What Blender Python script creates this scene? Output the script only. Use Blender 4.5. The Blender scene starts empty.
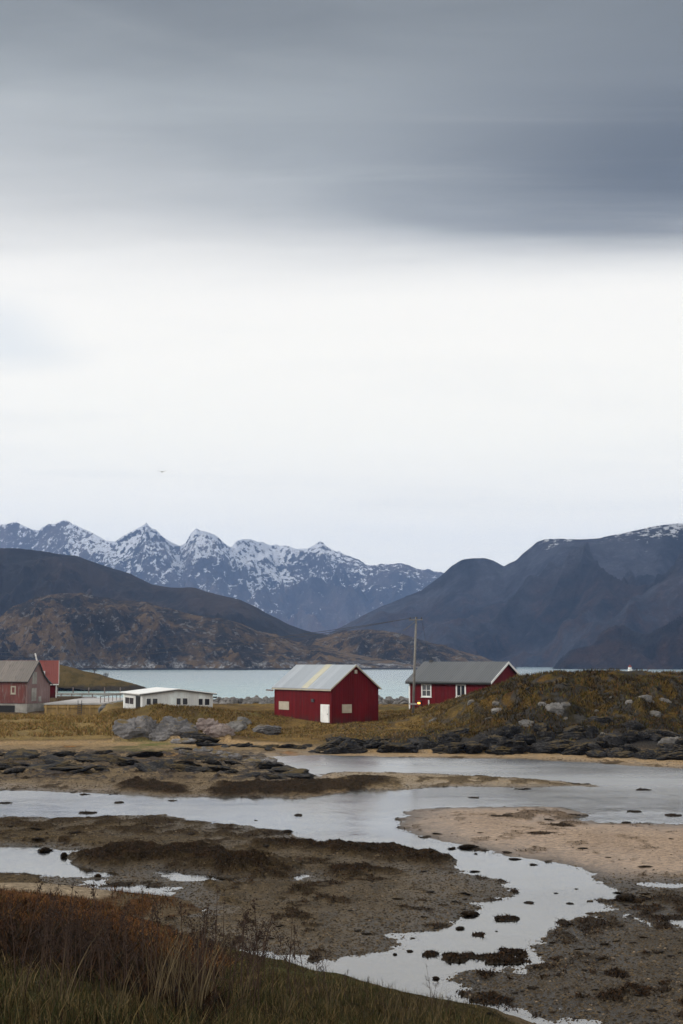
import bpy, bmesh, math, random
import numpy as np
from mathutils import Vector, Matrix, noise as mnoise

random.seed(7); rng = np.random.default_rng(11)
scene = bpy.context.scene
COL = scene.collection

# ------------------------------------------------------------------ camera
H, F, CX, CY = 8.5, 1422.9, 341.5, 512.0
PITCH = math.atan(151 / F)
cp, sp = math.cos(PITCH), math.sin(PITCH)
cam = bpy.data.cameras.new('camera'); cam.lens = 50; cam.sensor_fit = 'HORIZONTAL'; cam.sensor_width = 24
cam.clip_start = 0.3; cam.clip_end = 60000
camo = bpy.data.objects.new('camera', cam); COL.objects.link(camo)
camo.location = (0, 0, H); camo.rotation_euler = (math.pi / 2 + PITCH, 0, 0)
scene.camera = camo

def ray(px, py):
    """pixel -> direction scaled so that y = 1: (x/y, z/y)"""
    u = (np.asarray(px, float) - CX) / F; v = (CY - np.asarray(py, float)) / F
    d = cp - v * sp
    return u / d, (sp + v * cp) / d
def at(px, py, Y):
    a, b = ray(px, py); return float(a * Y), float(Y), float(H + b * Y)
def flat(px, py, z=0.0):
    a, b = ray(px, py); Y = (z - H) / b
    return np.stack([a * Y, Y], -1)

# ------------------------------------------------------------------ noise (numpy)
PERM = np.random.default_rng(3).permutation(256); PERM = np.concatenate([PERM, PERM])
GR = np.random.default_rng(4).normal(size=(256, 2)); GR /= np.linalg.norm(GR, axis=1)[:, None]
def perlin(x, y):
    x, y = np.broadcast_arrays(np.asarray(x, float), np.asarray(y, float))
    xi = np.floor(x).astype(int); yi = np.floor(y).astype(int)
    fx = x - xi; fy = y - yi; xi &= 255; yi &= 255
    u = fx ** 3 * (fx * (fx * 6 - 15) + 10); v = fy ** 3 * (fy * (fy * 6 - 15) + 10)
    def g(i, j, a, b):
        k = GR[PERM[(PERM[(xi + i) & 255] + yi + j) & 255]]
        return k[..., 0] * a + k[..., 1] * b
    n0 = g(0, 0, fx, fy) * (1 - u) + g(1, 0, fx - 1, fy) * u
    n1 = g(0, 1, fx, fy - 1) * (1 - u) + g(1, 1, fx - 1, fy - 1) * u
    return (n0 * (1 - v) + n1 * v) * 1.5
def fbm(x, y, o=4, lac=2.03, gain=.5):
    s = 0; a = 1; t = 0
    for i in range(o):
        s = s + a * perlin(x + 17.3 * i, y - 9.1 * i); t += a; a *= gain; x = x * lac; y = y * lac
    return s / t
def ridged(x, y, o=5, lac=2.1, gain=.5):
    s = 0; a = 1; t = 0; w = 1
    for i in range(o):
        n = 1 - np.abs(perlin(x + 31.7 * i, y + 11.9 * i)) * 1.4
        n = np.clip(n, 0, 1) ** 2 * w; w = np.clip(n * 1.8, 0, 1)
        s = s + a * n; t += a; a *= gain; x = x * lac; y = y * lac
    return s / t
def sstep(a, b, x):
    t = np.clip((x - a) / (b - a), 0, 1); return t * t * (3 - 2 * t)
def interp(pts, x):
    p = np.array(pts, float); return np.interp(x, p[:, 0], p[:, 1])

# ------------------------------------------------------------------ object helpers
def tag(o, label=None, cat=None, group=None, kind=None):
    if label: o['label'] = label
    if cat: o['category'] = cat
    if group: o['group'] = group
    if kind: o['kind'] = kind
    return o
def empty(name, loc, rz=0.0):
    o = bpy.data.objects.new(name, None); o.empty_display_size = .5
    o.location = loc; o.rotation_euler = (0, 0, rz); COL.objects.link(o); return o
def link(name, me, parent=None, loc=None):
    o = bpy.data.objects.new(name, me); COL.objects.link(o)
    if parent: o.parent = parent
    if loc is not None: o.location = loc
    return o
class MB:
    def __init__(s): s.v = []; s.f = []
    def add(s, vs, fs):
        b = len(s.v); s.v += [tuple(map(float, p)) for p in vs]; s.f += [tuple(b + i for i in f) for f in fs]; return s
    def box(s, x0, y0, z0, x1, y1, z1):
        return s.add([(x0, y0, z0), (x1, y0, z0), (x1, y1, z0), (x0, y1, z0), (x0, y0, z1), (x1, y0, z1), (x1, y1, z1), (x0, y1, z1)],
                     [(0, 3, 2, 1), (4, 5, 6, 7), (0, 1, 5, 4), (1, 2, 6, 5), (2, 3, 7, 6), (3, 0, 4, 7)])
    def bar(s, p, q, w, h=None):
        h = h or w; p = Vector(p); q = Vector(q); d = (q - p).normalized()
        up = Vector((0, 0, 1)) if abs(d.z) < .95 else Vector((1, 0, 0))
        a = d.cross(up).normalized() * w / 2; b = a.cross(d).normalized() * h / 2
        return s.add([p - a - b, p + a - b, p + a + b, p - a + b, q - a - b, q + a - b, q + a + b, q - a + b],
                     [(0, 3, 2, 1), (4, 5, 6, 7), (0, 1, 5, 4), (1, 2, 6, 5), (2, 3, 7, 6), (3, 0, 4, 7)])
    def tube(s, pts, rad, n=6, cap=True):
        P = [Vector(p) for p in pts]; R = rad if hasattr(rad, '__len__') else [rad] * len(P); rings = []
        for i, p in enumerate(P):
            d = (P[min(i + 1, len(P) - 1)] - P[max(i - 1, 0)]).normalized()
            up = Vector((0, 0, 1)) if abs(d.z) < .9 else Vector((1, 0, 0))
            a = d.cross(up).normalized(); b = a.cross(d)
            rings.append([p + (a * math.cos(2 * math.pi * k / n) + b * math.sin(2 * math.pi * k / n)) * R[i] for k in range(n)])
        vs = [q for r in rings for q in r]; fs = []
        for i in range(len(P) - 1):
            for k in range(n):
                k2 = (k + 1) % n; fs.append((i * n + k, i * n + k2, i * n + n + k2, i * n + n + k))
        if cap: fs += [tuple(reversed(range(n))), tuple(range((len(P) - 1) * n, len(P) * n))]
        return s.add(vs, fs)
    def prism(s, outline, axis, a0, a1):
        """outline in the two other axes, extruded along axis"""
        n = len(outline)
        def mk(p, a): return {'y': (p[0], a, p[1]), 'x': (a, p[0], p[1]), 'z': (p[0], p[1], a)}[axis]
        return s.add([mk(p, a0) for p in outline] + [mk(p, a1) for p in outline],
                     [tuple(range(n)), tuple(reversed(range(n, 2 * n)))] + [(i, n + i, n + (i + 1) % n, (i + 1) % n) for i in range(n)])
    def mesh(s, name, mat, smooth=False):
        me = bpy.data.meshes.new(name); me.from_pydata(s.v, [], s.f); me.update()
        bm = bmesh.new(); bm.from_mesh(me); bmesh.ops.recalc_face_normals(bm, faces=bm.faces); bm.to_mesh(me); bm.free()
        if mat: me.materials.append(mat)
        if smooth: me.polygons.foreach_set('use_smooth', [True] * len(me.polygons))
        return me
    def build(s, name, mat, parent=None, smooth=False):
        return link(name, s.mesh(name, mat, smooth), parent)
def npmesh(name, verts, faces, mat, smooth=True, cols=None):
    """verts (N,3), faces (M,k) numpy"""
    me = bpy.data.meshes.new(name); n = len(verts); m, k = faces.shape
    me.vertices.add(n); me.vertices.foreach_set('co', np.ascontiguousarray(verts, np.float32).ravel())
    me.loops.add(m * k); me.loops.foreach_set('vertex_index', np.ascontiguousarray(faces, np.int32).ravel())
    me.polygons.add(m); me.polygons.foreach_set('loop_start', np.arange(0, m * k, k, dtype=np.int32))
    me.polygons.foreach_set('use_smooth', np.full(m, smooth))
    me.update(calc_edges=True)
    if cols is not None:
        a = me.color_attributes.new('tint', 'FLOAT_COLOR', 'POINT')
        c = np.ones((n, 4), np.float32); c[:, :cols.shape[1]] = cols; a.data.foreach_set('color', c.ravel())
    if mat: me.materials.append(mat)
    return me
def gridfaces(r, c):
    i = np.arange(r - 1)[:, None] * c + np.arange(c - 1)[None]
    return np.stack([i, i + 1, i + c + 1, i + c], -1).reshape(-1, 4)

# ------------------------------------------------------------------ materials
class NT:
    def __init__(s, name):
        s.m = bpy.data.materials.new(name); s.m.use_nodes = True; s.t = s.m.node_tree; s.t.nodes.clear()
        s.out = s.t.nodes.new('ShaderNodeOutputMaterial')
    def n(s, kind, ins=None, **at_):
        nd = s.t.nodes.new('ShaderNode' + kind)
        for k, v in at_.items(): setattr(nd, k, v)
        for k, v in (ins or {}).items(): s.set(nd.inputs[k], v)
        return nd
    def set(s, sock, v):
        if isinstance(v, bpy.types.NodeSocket): s.t.links.new(v, sock)
        elif isinstance(v, bpy.types.Node): s.t.links.new(v.outputs[0], sock)
        else:
            if hasattr(sock.default_value, '__len__') and hasattr(v, '__len__') and len(v) == 3 and len(sock.default_value) == 4: v = (*v, 1)
            sock.default_value = v
    def math(s, op, a, b=0.0, c=None, clamp=False):
        nd = s.n('Math', {0: a, 1: b}, operation=op, use_clamp=clamp)
        if c is not None: s.set(nd.inputs[2], c)
        return nd.outputs[0]
    def noise(s, vec, scale, detail=4, rough=.55, dist=0.0):
        return s.n('TexNoise', {'Vector': vec, 'Scale': scale, 'Detail': detail, 'Roughness': rough, 'Distortion': dist}).outputs[0]
    def map(s, v, a, b, c=0.0, d=1.0, smooth=True):
        return s.n('MapRange', {0: v, 1: a, 2: b, 3: c, 4: d}, interpolation_type='SMOOTHSTEP' if smooth else 'LINEAR').outputs[0]
    def mix(s, f, a, b, blend='MIX'):
        nd = s.n('Mix', data_type='RGBA', blend_type=blend)
        s.set(nd.inputs[0], f); s.set(nd.inputs[6], a); s.set(nd.inputs[7], b); return nd.outputs[2]
    def scalevec(s, vec, sc): return s.n('Mapping', {'Vector': vec, 'Scale': sc}).outputs[0]
    def bsdf(s, col, rough=.8, bump=None, bs=.3, bd=.05, **ins):
        b = s.n('BsdfPrincipled', {'Base Color': col, 'Roughness': rough})
        for k, v in ins.items(): s.set(b.inputs[k.replace('_', ' ')], v)
        if bump is not None:
            s.set(b.inputs['Normal'], s.n('Bump', {'Strength': bs, 'Distance': bd, 'Height': bump}).outputs[0])
        s.t.links.new(b.outputs[0], s.out.inputs[0]); return s.m
def obj_co(t): return t.n('TexCoord').outputs['Object']

def paint(name, col, col2=None, plank=.30, axis=None, rough=.6, wear=.35, dirt=(.06, .05, .045)):
    """painted vertical boarding: grooves from a saw wave along the wall, weathering noise"""
    t = NT(name); co = obj_co(t); sx = t.n('SeparateXYZ', {0: co})
    run = t.math('ADD', sx.outputs[0], sx.outputs[1])
    fr = t.math('FRACT', t.math('DIVIDE', run, plank))
    gro = t.math('MULTIPLY', t.map(fr, 0, .12), t.map(fr, 1, .88))
    pid = t.n('TexWhiteNoise', {0: t.n('CombineXYZ', {0: t.math('FLOOR', t.math('DIVIDE', run, plank))}).outputs[0]}, noise_dimensions='3D').outputs[0]
    stre = t.noise(t.scalevec(co, (2.5, 2.5, .35)), 2.0, 5)
    c = t.mix(t.map(pid, 0, 1, 0, .75), col, col2 or tuple(x * .7 for x in col))
    c = t.mix(t.map(stre, .5, .75, 0, wear), c, dirt)
    c = t.mix(t.map(t.noise(co, .35, 3), .4, .7, 0, .3), c, tuple(x * .62 for x in col))
    gr = t.math('MULTIPLY', t.map(sx.outputs[2], 1.1, -.1, 0, .8), t.map(t.noise(t.scalevec(co, (1.4, 1.4, .5)), 1.3, 5), .35, .62)); c = t.mix(gr, c, tuple(x * .5 for x in dirt))
    fade = t.noise(t.scalevec(co, (.5, .5, .25)), .8, 5, .6); c = t.mix(t.map(fade, .52, .70, 0, .35), c, t.mix(1.0, c, (1.7, 1.9, 1.9), 'MULTIPLY'))
    return t.bsdf(c, rough, gro, .9, .03, Specular_IOR_Level=.12)
def plain(name, col, rough=.6, var=.25, scale=1.2, metallic=0.0, spec=.3):
    t = NT(name); co = obj_co(t); n = t.noise(co, scale, 5)
    c = t.mix(t.map(n, .35, .7), tuple(x * (1 - var) for x in col), col)
    return t.bsdf(c, rough, n, .15, .02, Metallic=metallic, Specular_IOR_Level=spec)

M = {}
M['red'] = paint('red_boards', (.115, .003, .006), (.070, .002, .004), wear=.25)
M['red_house'] = paint('dark_red_boards', (.11, .004, .008), (.07, .003, .006), wear=.22)
M['red_worn'] = paint('worn_red_boards', (.15, .048, .042), (.11, .05, .045), wear=.9, dirt=(.20, .17, .155))
M['barn_gable'] = paint('barn_gable_boards', (.20, .13, .12), (.15, .085, .08), wear=.6, dirt=(.26, .21, .20))
M['grey_wood'] = paint('grey_wood', (.17, .13, .12), (.11, .09, .085), wear=.5, dirt=(.22, .17, .16))
M['white_boards'] = paint('white_boards', (.62, .63, .62), (.56, .57, .57), wear=.25, dirt=(.42, .42, .40), plank=.25)
M['white'] = plain('white_paint', (.74, .74, .72), .5, .15)
M['boarded'] = plain('pale_board', (.42, .37, .29), .7, .2)
M['quay_wood'] = paint('quay_planks', (.34, .22, .085), (.24, .155, .065), plank=.4, wear=.6, dirt=(.13, .09, .045))
M['deck'] = plain('deck_concrete', (.42, .40, .38), .8, .3, .5)
M['concrete'] = plain('concrete', (.30, .28, .25), .85, .35, .8)
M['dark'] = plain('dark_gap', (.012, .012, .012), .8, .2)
M['dark_metal'] = plain('dark_metal', (.05, .05, .055), .5, .3)
M['pole'] = plain('grey_pole_wood', (.21, .20, .185), .8, .3, 3)
M['wire'] = plain('wire', (.03, .03, .035), .5, .1)
M['orange_lamp_body'] = plain('lamp_body', (.05, .05, .05), .4, .1)
M['bird'] = plain('feathers', (.06, .06, .06), .7, .2)
M['bark'] = plain('twig_bark', (.045, .030, .022), .85, .3, 6)

def roof_metal(name, col, col2, rib=.30, rough=.42, metallic=.25, axis=1, rust=.3):
    t = NT(name); co = obj_co(t); sx = t.n('SeparateXYZ', {0: co})
    w = t.math('SINE', t.math('MULTIPLY', sx.outputs[axis], 2 * math.pi / rib))
    sheet = t.n('TexWhiteNoise', {0: t.n('CombineXYZ', {0: t.math('FLOOR', t.math('DIVIDE', sx.outputs[axis], 1.1))}).outputs[0]}).outputs[0]
    c = t.mix(sheet, col, col2)
    st = t.noise(t.scalevec(co, (.5, 2.4, .5) if axis == 1 else (2.4, .5, .5)), 1.6, 5)
    c = t.mix(t.map(st, .5, .72, 0, rust), c, tuple(x * .5 for x in col))
    return t.bsdf(c, rough, w, .5, .03, Metallic=metallic)
M['roof_zinc'] = roof_metal('corrugated_zinc', (.36, .39, .42), (.26, .29, .32))
M['roof_light'] = plain('yellowed_roof_panel', (.44, .42, .32), .45, .15)
M['roof_slate'] = roof_metal('dark_grey_roof', (.075, .08, .085), (.06, .066, .07), .35, .6, 0, rust=.3)
M['roof_weather'] = roof_metal('weathered_roof', (.155, .135, .12), (.11, .10, .09), .4, .85, 0, rust=.8)
M['roof_red'] = roof_metal('red_tile_roof', (.17, .03, .022), (.12, .024, .018), .3, .75, 0, rust=.5)
M['roof_white'] = plain('pale_roof_felt', (.72, .72, .70), .5, .15)

def m_glass():
    t = NT('dark_window_glass'); n = t.noise(obj_co(t), 1.5, 2)
    return t.bsdf(t.mix(n, (.012, .014, .018), (.035, .04, .05)), .12, n, .05, .02)
M['glass'] = m_glass()
def m_lamp():
    t = NT('lit_lamp'); e = t.n('Emission', {'Color': (1, .30, .06), 'Strength': 4.0}); t.t.links.new(e.outputs[0], t.out.inputs[0]); return t.m
M['lamp'] = m_lamp()

def m_rock(name, c1, c2, c3, lich=.3, rough=.8, scale=.6, spec=.3, bs=.7, moss=0.0):
    t = NT(name); co = t.n('NewGeometry').outputs['Position']
    rnd = t.n('ObjectInfo').outputs['Random']
    a = t.noise(co, scale, 8, .65, .4); b = t.noise(co, scale * 6, 6, .7)
    c = t.mix(t.map(a, .35, .65), c1, c2)
    c = t.mix(t.map(b, .52, .72, 0, lich), c, c3)
    v = t.n('TexVoronoi', {'Vector': t.scalevec(co, (1, 1, 2.2)), 'Scale': scale * 1.3}, feature='DISTANCE_TO_EDGE').outputs[0]
    c = t.mix(t.map(v, 0, .035, .55, 0), c, tuple(x * .25 for x in c1))
    c = t.mix(t.map(rnd, 0, 1, 0, .45, False), c, tuple(x * .55 for x in c1))
    if moss:
        nzr = t.n('SeparateXYZ', {0: t.n('NewGeometry').outputs['Normal']}).outputs[2]
        ms = t.math('MULTIPLY', t.map(nzr, .55, .85), t.map(t.noise(co, scale * 1.4, 5, .65), .46, .58, 0, moss))
        c = t.mix(ms, c, t.mix(b, (.05, .042, .012), (.15, .095, .032)))
    hgt = t.math('ADD', t.math('MULTIPLY', b, .5), t.math('MULTIPLY', a, 1.0))
    return t.bsdf(c, rough, hgt, bs, .25, Specular_IOR_Level=spec)
M['rock_grey'] = m_rock('pale_grey_rock', (.085, .082, .085), (.19, .18, .18), (.32, .31, .29), .5, moss=1.0)
M['rock_dark'] = m_rock('dark_shore_rock', (.010, .010, .011), (.034, .033, .034), (.16, .155, .145), .6, .85, spec=.12, moss=.55)
M['rock_mid'] = m_rock('breakwater_rock', (.09, .085, .08), (.18, .17, .16), (.42, .40, .37), .45)
M['rock_hill'] = m_rock('lichen_rock', (.12, .115, .11), (.21, .20, .19), (.05, .045, .03), .5, moss=.7)
M['rock_pink'] = m_rock('pinkish_rock', (.15, .11, .10), (.30, .25, .23), (.12, .09, .08), .5, moss=.9)
M['weed'] = m_rock('seaweed_on_stone', (.010, .007, .004), (.035, .020, .008), (.055, .035, .012), .6, .8, 1.6, .12, 1.0)

def m_terrain():
    t = NT('ground'); co = t.n('NewGeometry').outputs['Position']
    at_ = t.n('Attribute', attribute_name='tint')
    c = at_.outputs['Color']; wet = at_.outputs['Alpha']
    fine = t.noise(co, 5.0, 6, .7); mid = t.noise(co, .9, 5, .62); vf = t.noise(co, 22, 3, .7)
    c = t.mix(1.0, c, t.n('CombineColor', {0: t.map(fine, .3, .7, .35, 1.65, False), 1: t.map(fine, .3, .7, .35, 1.65, False), 2: t.map(fine, .3, .7, .37, 1.6, False)}).outputs[0], 'MULTIPLY')
    c = t.mix(t.map(mid, .5, .72, 0, .30), c, t.mix(.5, c, (.02, .016, .01)))
    c = t.mix(t.map(vf, .58, .68, 0, .45), c, (.21, .18, .14)); c = t.mix(t.map(t.noise(co, 9, 3, .7), .56, .66, 0, .75), c, t.mix(1.0, c, (.28, .27, .26), 'MULTIPLY'))
    hgt = t.math('ADD', t.math('MULTIPLY', fine, .6), t.math('ADD', mid, t.math('MULTIPLY', vf, .25)))
    return t.bsdf(c, t.map(wet, 0, 1, .95, .42), hgt, .9, .14, Specular_IOR_Level=t.map(wet, 0, 1, .03, .20))
M['ground'] = m_terrain()

def m_blades(name, rough=.85):
    t = NT(name); c = t.n('Attribute', attribute_name='tint').outputs['Color']
    return t.bsdf(c, rough, None, Specular_IOR_Level=.15)
M['blades'] = m_blades('grass_blades')

def m_water():
    t = NT('water'); geo = t.n('NewGeometry'); co = geo.outputs['Position']
    y = t.n('SeparateXYZ', {0: co}).outputs[1]
    far = t.map(y, 206, 238)
    n1 = t.noise(t.scalevec(co, (1, .55, 1)), .55, 5, .6); n2 = t.noise(co, 3.2, 3, .6)
    swell = t.noise(t.scalevec(co, (.35, 1, 1)), .10, 6, .65)
    patch = t.noise(t.scalevec(co, (.6, 1, 1)), .055, 3, .5)
    h = t.math('ADD', t.math('MULTIPLY', n1, t.map(patch, .4, .6, .25, 1.0)), t.math('MULTIPLY', n2, .14))
    bump = t.n('Bump', {'Strength': .35, 'Distance': .12, 'Height': h}).outputs[0]
    bump2 = t.n('Bump', {'Strength': .5, 'Distance': .5, 'Height': t.math('ADD', swell, t.math('MULTIPLY', n1, .35))}).outputs[0]
    gl = t.n('BsdfGlossy', {'Color': (1, 1, 1), 'Roughness': t.math('ADD', t.map(patch, .4, .65, .05, .15), t.map(y, 70, 115, 0, .16)), 'Normal': bump})
    tr = t.n('BsdfTransparent', {'Color': (.62, .63, .60)})
    strk = t.noise(t.scalevec(co, (.5, 1.3, 1)), .13, 4, .55, .6); fr = t.n('Fresnel', {'IOR': t.map(strk, .38, .60, 1.8, 2.9), 'Normal': bump})
    near = t.n('MixShader', {0: fr, 1: tr, 2: gl})
    sh = t.map(y, 240, 900)
    fc = t.mix(sh, (.25, .37, .365), (.21, .28, .30))
    fc = t.mix(t.map(swell, .45, .7, 0, .35), fc, (.10, .16, .19))
    fj = t.n('BsdfPrincipled', {'Base Color': fc, 'Roughness': .22, 'IOR': 1.33, 'Normal': bump2})
    mx = t.n('MixShader', {0: far, 1: near, 2: fj}); t.t.links.new(mx.outputs[0], t.out.inputs[0]); return t.m
M['water'] = m_water()

def m_hill(name, kind):
    t = NT(name); geo = t.n('NewGeometry'); co = geo.outputs['Position']
    z = t.n('SeparateXYZ', {0: co}).outputs[2]; nz = t.n('SeparateXYZ', {0: geo.outputs['Normal']}).outputs[2]
    if kind == 'front':
        a = t.noise(co, .012, 8, .65, .5); b = t.noise(co, .05, 6, .7); f = t.noise(co, .22, 4, .7)
        c = t.mix(t.map(a, .40, .60), (.016, .013, .010), (.135, .085, .038))
        c = t.mix(t.map(b, .47, .58, 0, .9), c, (.010, .009, .009))
        c = t.mix(t.map(t.noise(co, .09, 5, .72), .56, .63, 0, .75), c, (.17, .16, .15))
        shore = t.math('MULTIPLY', t.map(z, 15, 2.0), t.map(t.noise(co, .05, 6, .65), .46, .60))
        c = t.mix(shore, c, t.mix(t.map(f, .4, .6), (.10, .095, .09), (.45, .44, .43)))
        c = t.mix(t.map(z, 3.2, 1.2), c, (.022, .022, .026))
        return t.bsdf(c, .9, t.math('ADD', b, f), 1.0, 9.0, Specular_IOR_Level=.1)
    if kind == 'ridge':
        a = t.noise(co, .006, 8, .65, .5); b = t.noise(co, .03, 6, .7)
        c = t.mix(t.map(a, .42, .6), (.009, .008, .008), (.026, .019, .016))
        c = t.mix(t.map(b, .58, .72, 0, .5), c, (.05, .045, .045))
        return t.bsdf(c, .9, b, .8, 8.0, Specular_IOR_Level=.1)
    snowy = kind == 'snow'
    k_ = 1.0 if snowy else 1.5
    a = t.noise(co, .0016 * k_, 8, .65, .6); b = t.noise(co, .006 * k_, 7, .7, .4); f = t.noise(co, .03 * k_, 6, .75)
    gul = t.noise(t.scalevec(co, (1.6, .6, .45)), .004, 8, .68, 1.2)
    c = t.mix(t.map(a, .38, .62), (.012, .012, .014), (.105, .088, .084)) if snowy else t.mix(t.map(a, .40, .60), (.010, .012, .019), (.062, .065, .084))  # bare kind: the blue of distant haze is put into the rock colour
    c = t.mix(t.math('MULTIPLY', t.map(z, 420 / k_, 120 / k_), t.map(b, .42, .62, 0, 1)), c, (.075, .034, .022) if snowy else (.056, .038, .036))
    c = t.mix(t.map(f, .50, .64, 0, .55 if snowy else .4), c, t.mix(1.0, c, (2.3, 2.2, 2.1), 'MULTIPLY')); c = t.mix(t.map(gul, .52, .64, 0, .7 if snowy else .4), c, t.mix(1.0, c, (.35, .35, .38), 'MULTIPLY'))
    if snowy:
        px_ = t.n('SeparateXYZ', {0: co}).outputs[0]
        s = t.math('ADD', t.math('ADD', t.map(z, 250, 900, -.20, .26, False), t.math('ADD', t.math('MULTIPLY', t.math('SUBTRACT', t.noise(co, .0011, 2), .5), .6), t.math('SUBTRACT', t.math('MULTIPLY', t.map(px_, -1800, -1350), t.map(px_, -250, -480, 0, .15)), t.map(px_, -420, -200, 0, .12)))), t.math('MULTIPLY', t.math('SUBTRACT', nz, .80), .8))
        s = t.math('ADD', s, t.math('ADD', t.math('MULTIPLY', t.math('SUBTRACT', gul, .5), 1.0), t.math('MULTIPLY', t.math('SUBTRACT', f, .5), 3.2)))
        s = t.map(s, .05, .15, 0, .95)
        c = t.mix(s, c, (.80, .82, .86))
    else:
        s = t.math('ADD', t.map(z, 230, 445, -.40, .26, False), t.math('MULTIPLY', t.math('SUBTRACT', f, .5), 1.3))
        s = t.math('ADD', s, t.math('MULTIPLY', t.math('SUBTRACT', gul, .5), .9))
        c = t.mix(t.map(s, .06, .18, 0, .85), c, (.74, .76, .80))
    return t.bsdf(c, .9, t.math('ADD', b, t.math('MULTIPLY', f, .8)), 1.0, 60.0, Specular_IOR_Level=.08)
M['hill_front'] = m_hill('front_hill_ground', 'front')
M['hill_ridge'] = m_hill('dark_ridge_ground', 'ridge')
M['mountain_snow'] = m_hill('snowy_mountain_ground', 'snow')
M['mountain_haze_blue'] = m_hill('bare_mountain_ground', 'bare')

# ------------------------------------------------------------------ terrain height field
def poly_sdf(x, y, pts):
    P = np.asarray(pts, float); d = np.full(x.shape, 1e9); ins = np.zeros(x.shape, bool)
    for (ax, ay), (bx, by) in zip(P, np.roll(P, -1, 0)):
        ex, ey = bx - ax, by - ay; L = ex * ex + ey * ey + 1e-12
        t = np.clip(((x - ax) * ex + (y - ay) * ey) / L, 0, 1)
        d = np.minimum(d, (x - ax - t * ex) ** 2 + (y - ay - t * ey) ** 2)
        if ay != by: ins ^= ((ay > y) != (by > y)) & (x < ex * (y - ay) / ey + ax)
    d = np.sqrt(d); return np.where(ins, d, -d)
def pixpoly(pts): p = np.array(pts, float); return flat(p[:, 0], p[:, 1])

LAND_B = pixpoly([(-500, 817), (0, 817), (50, 817.5), (100, 816), (165, 815.5), (200, 820), (240, 826), (270, 829), (292, 832), (300, 837), (330, 844), (360, 845), (400, 849), (430, 855), (450, 864), (453, 870), (470, 874), (500, 880), (514, 889), (505, 896), (490, 900), (474, 910), (460, 917), (442, 925), (407, 938), (392, 950), (370, 957), (342, 962), (310, 961), (275, 955), (240, 951), (215, 951), (190, 975), (-500, 1010)])
LAND_F = pixpoly([(398, 822), (404, 812), (430, 808.5), (470, 806.5), (500, 807), (560, 808), (588, 812), (592, 815.5), (572, 819), (600, 823), (640, 824), (683, 824), (800, 826), (1300, 830), (1300, 1200), (690, 1080), (582, 1024), (517, 1006), (467, 993), (446, 982), (450, 977), (487, 971), (530, 967.5), (548, 964), (542, 957), (537, 948), (545, 938), (562, 930), (592, 916), (612, 908), (620, 900), (614, 888), (605, 878), (590, 871), (560, 865), (520, 857), (470, 848), (430, 838), (405, 830)])
LAND_H = pixpoly([(318, 775), (342, 772), (400, 772.5), (460, 775), (520, 778), (592, 783.5), (600, 786), (520, 787.5), (450, 786.5), (400, 789.5), (342, 791), (322, 794)])
SH = [(-600, 790), (0, 790), (60, 792), (120, 794.5), (190, 798), (240, 796.5), (300, 798), (327, 793), (322, 778), (300, 771), (285, 765), (262, 760), (275, 756.5), (320, 755), (342, 755.5), (400, 757), (460, 758), (520, 759), (580, 762), (640, 766), (683, 769), (800, 772), (1300, 776)]
LAND_A = np.concatenate([pixpoly(SH), np.array([[150., 245.], [-190., 245.]])])
POOLS = [pixpoly(p) for p in (
    [(-500, 845.5), (0, 847), (40, 847), (72, 850.5), (77, 857), (80, 865), (95, 869), (114, 871.5), (113, 875), (85, 877.5), (50, 875.5), (0, 873), (-500, 869)],
    [(86, 888), (115, 886), (150, 884.5), (162, 888), (167, 893), (177, 898), (174, 903), (150, 903), (122, 900), (105, 896), (92, 892)],
    [(140, 908.5), (165, 907.5), (198, 911), (190, 913.5), (150, 913.5)],
    [(155, 868.5), (182, 867.5), (192, 873.5), (225, 875.5), (244, 877.5), (236, 881), (190, 880), (165, 879), (156, 875)],
    [(80, 880), (106, 880), (108, 885), (84, 885)],
    [(280, 876), (300, 876.5), (302, 879.5), (282, 879.5)],
    [(648, 884.5), (690, 884), (720, 886.5), (660, 887)],
    [(640, 918), (690, 922), (760, 925), (700, 927), (650, 922)])]
FOOT = pixpoly([(-600, 856), (-200, 880), (0, 902), (50, 908), (110, 922), (150, 938), (200, 956), (235, 968), (270, 977), (300, 985), (340, 994), (400, 1012), (470, 1026), (560, 1060), (800, 1130), (1500, 1300)])
WEED = [(pixpoly(p), a) for p, a in (
    ([(196, 793), (225, 787), (270, 785), (320, 781), (345, 782), (400, 786), (380, 790), (330, 793), (300, 798), (240, 797), (205, 797)], .35),
    ([(105, 787), (140, 784), (185, 789), (192, 795), (150, 795), (115, 791)], .30),
    ([(74, 853), (95, 853), (130, 848), (158, 851), (165, 856), (200, 851), (250, 858), (290, 868), (270, 878), (205, 872), (190, 864), (150, 866), (115, 868), (82, 863)], .45),
    ([(330, 846), (360, 845), (400, 849), (430, 855), (451, 864), (452, 870), (430, 868), (400, 866), (370, 860), (300, 856), (240, 852), (250, 845)], .40),
    ([(-300, 818), (0, 819), (80, 820), (170, 817), (240, 828), (300, 838), (240, 842), (160, 838), (90, 842), (30, 838), (-300, 842)], .16),
    ([(165, 868), (230, 866), (290, 872), (285, 880), (240, 877), (195, 874)], .3),
    ([(310, 872), (360, 870), (405, 878), (360, 881), (320, 878)], .25),
    ([(342, 778), (380, 777), (400, 783), (392, 789), (342, 790)], .25),
    ([(490, 812), (560, 811), (590, 813), (580, 820), (600, 826), (560, 828), (520, 822), (495, 818)], .14),
    ([(405, 783), (470, 776), (530, 779), (590, 784), (560, 786), (480, 785), (430, 788)], .13),
    ([(560, 905), (640, 895), (800, 900), (800, 935), (640, 930), (565, 945), (552, 930)], .12),
    ([(545, 962), (575, 952), (590, 960), (560, 970), (470, 976), (455, 974), (500, 966)], .15))]
ISLES = []
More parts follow.
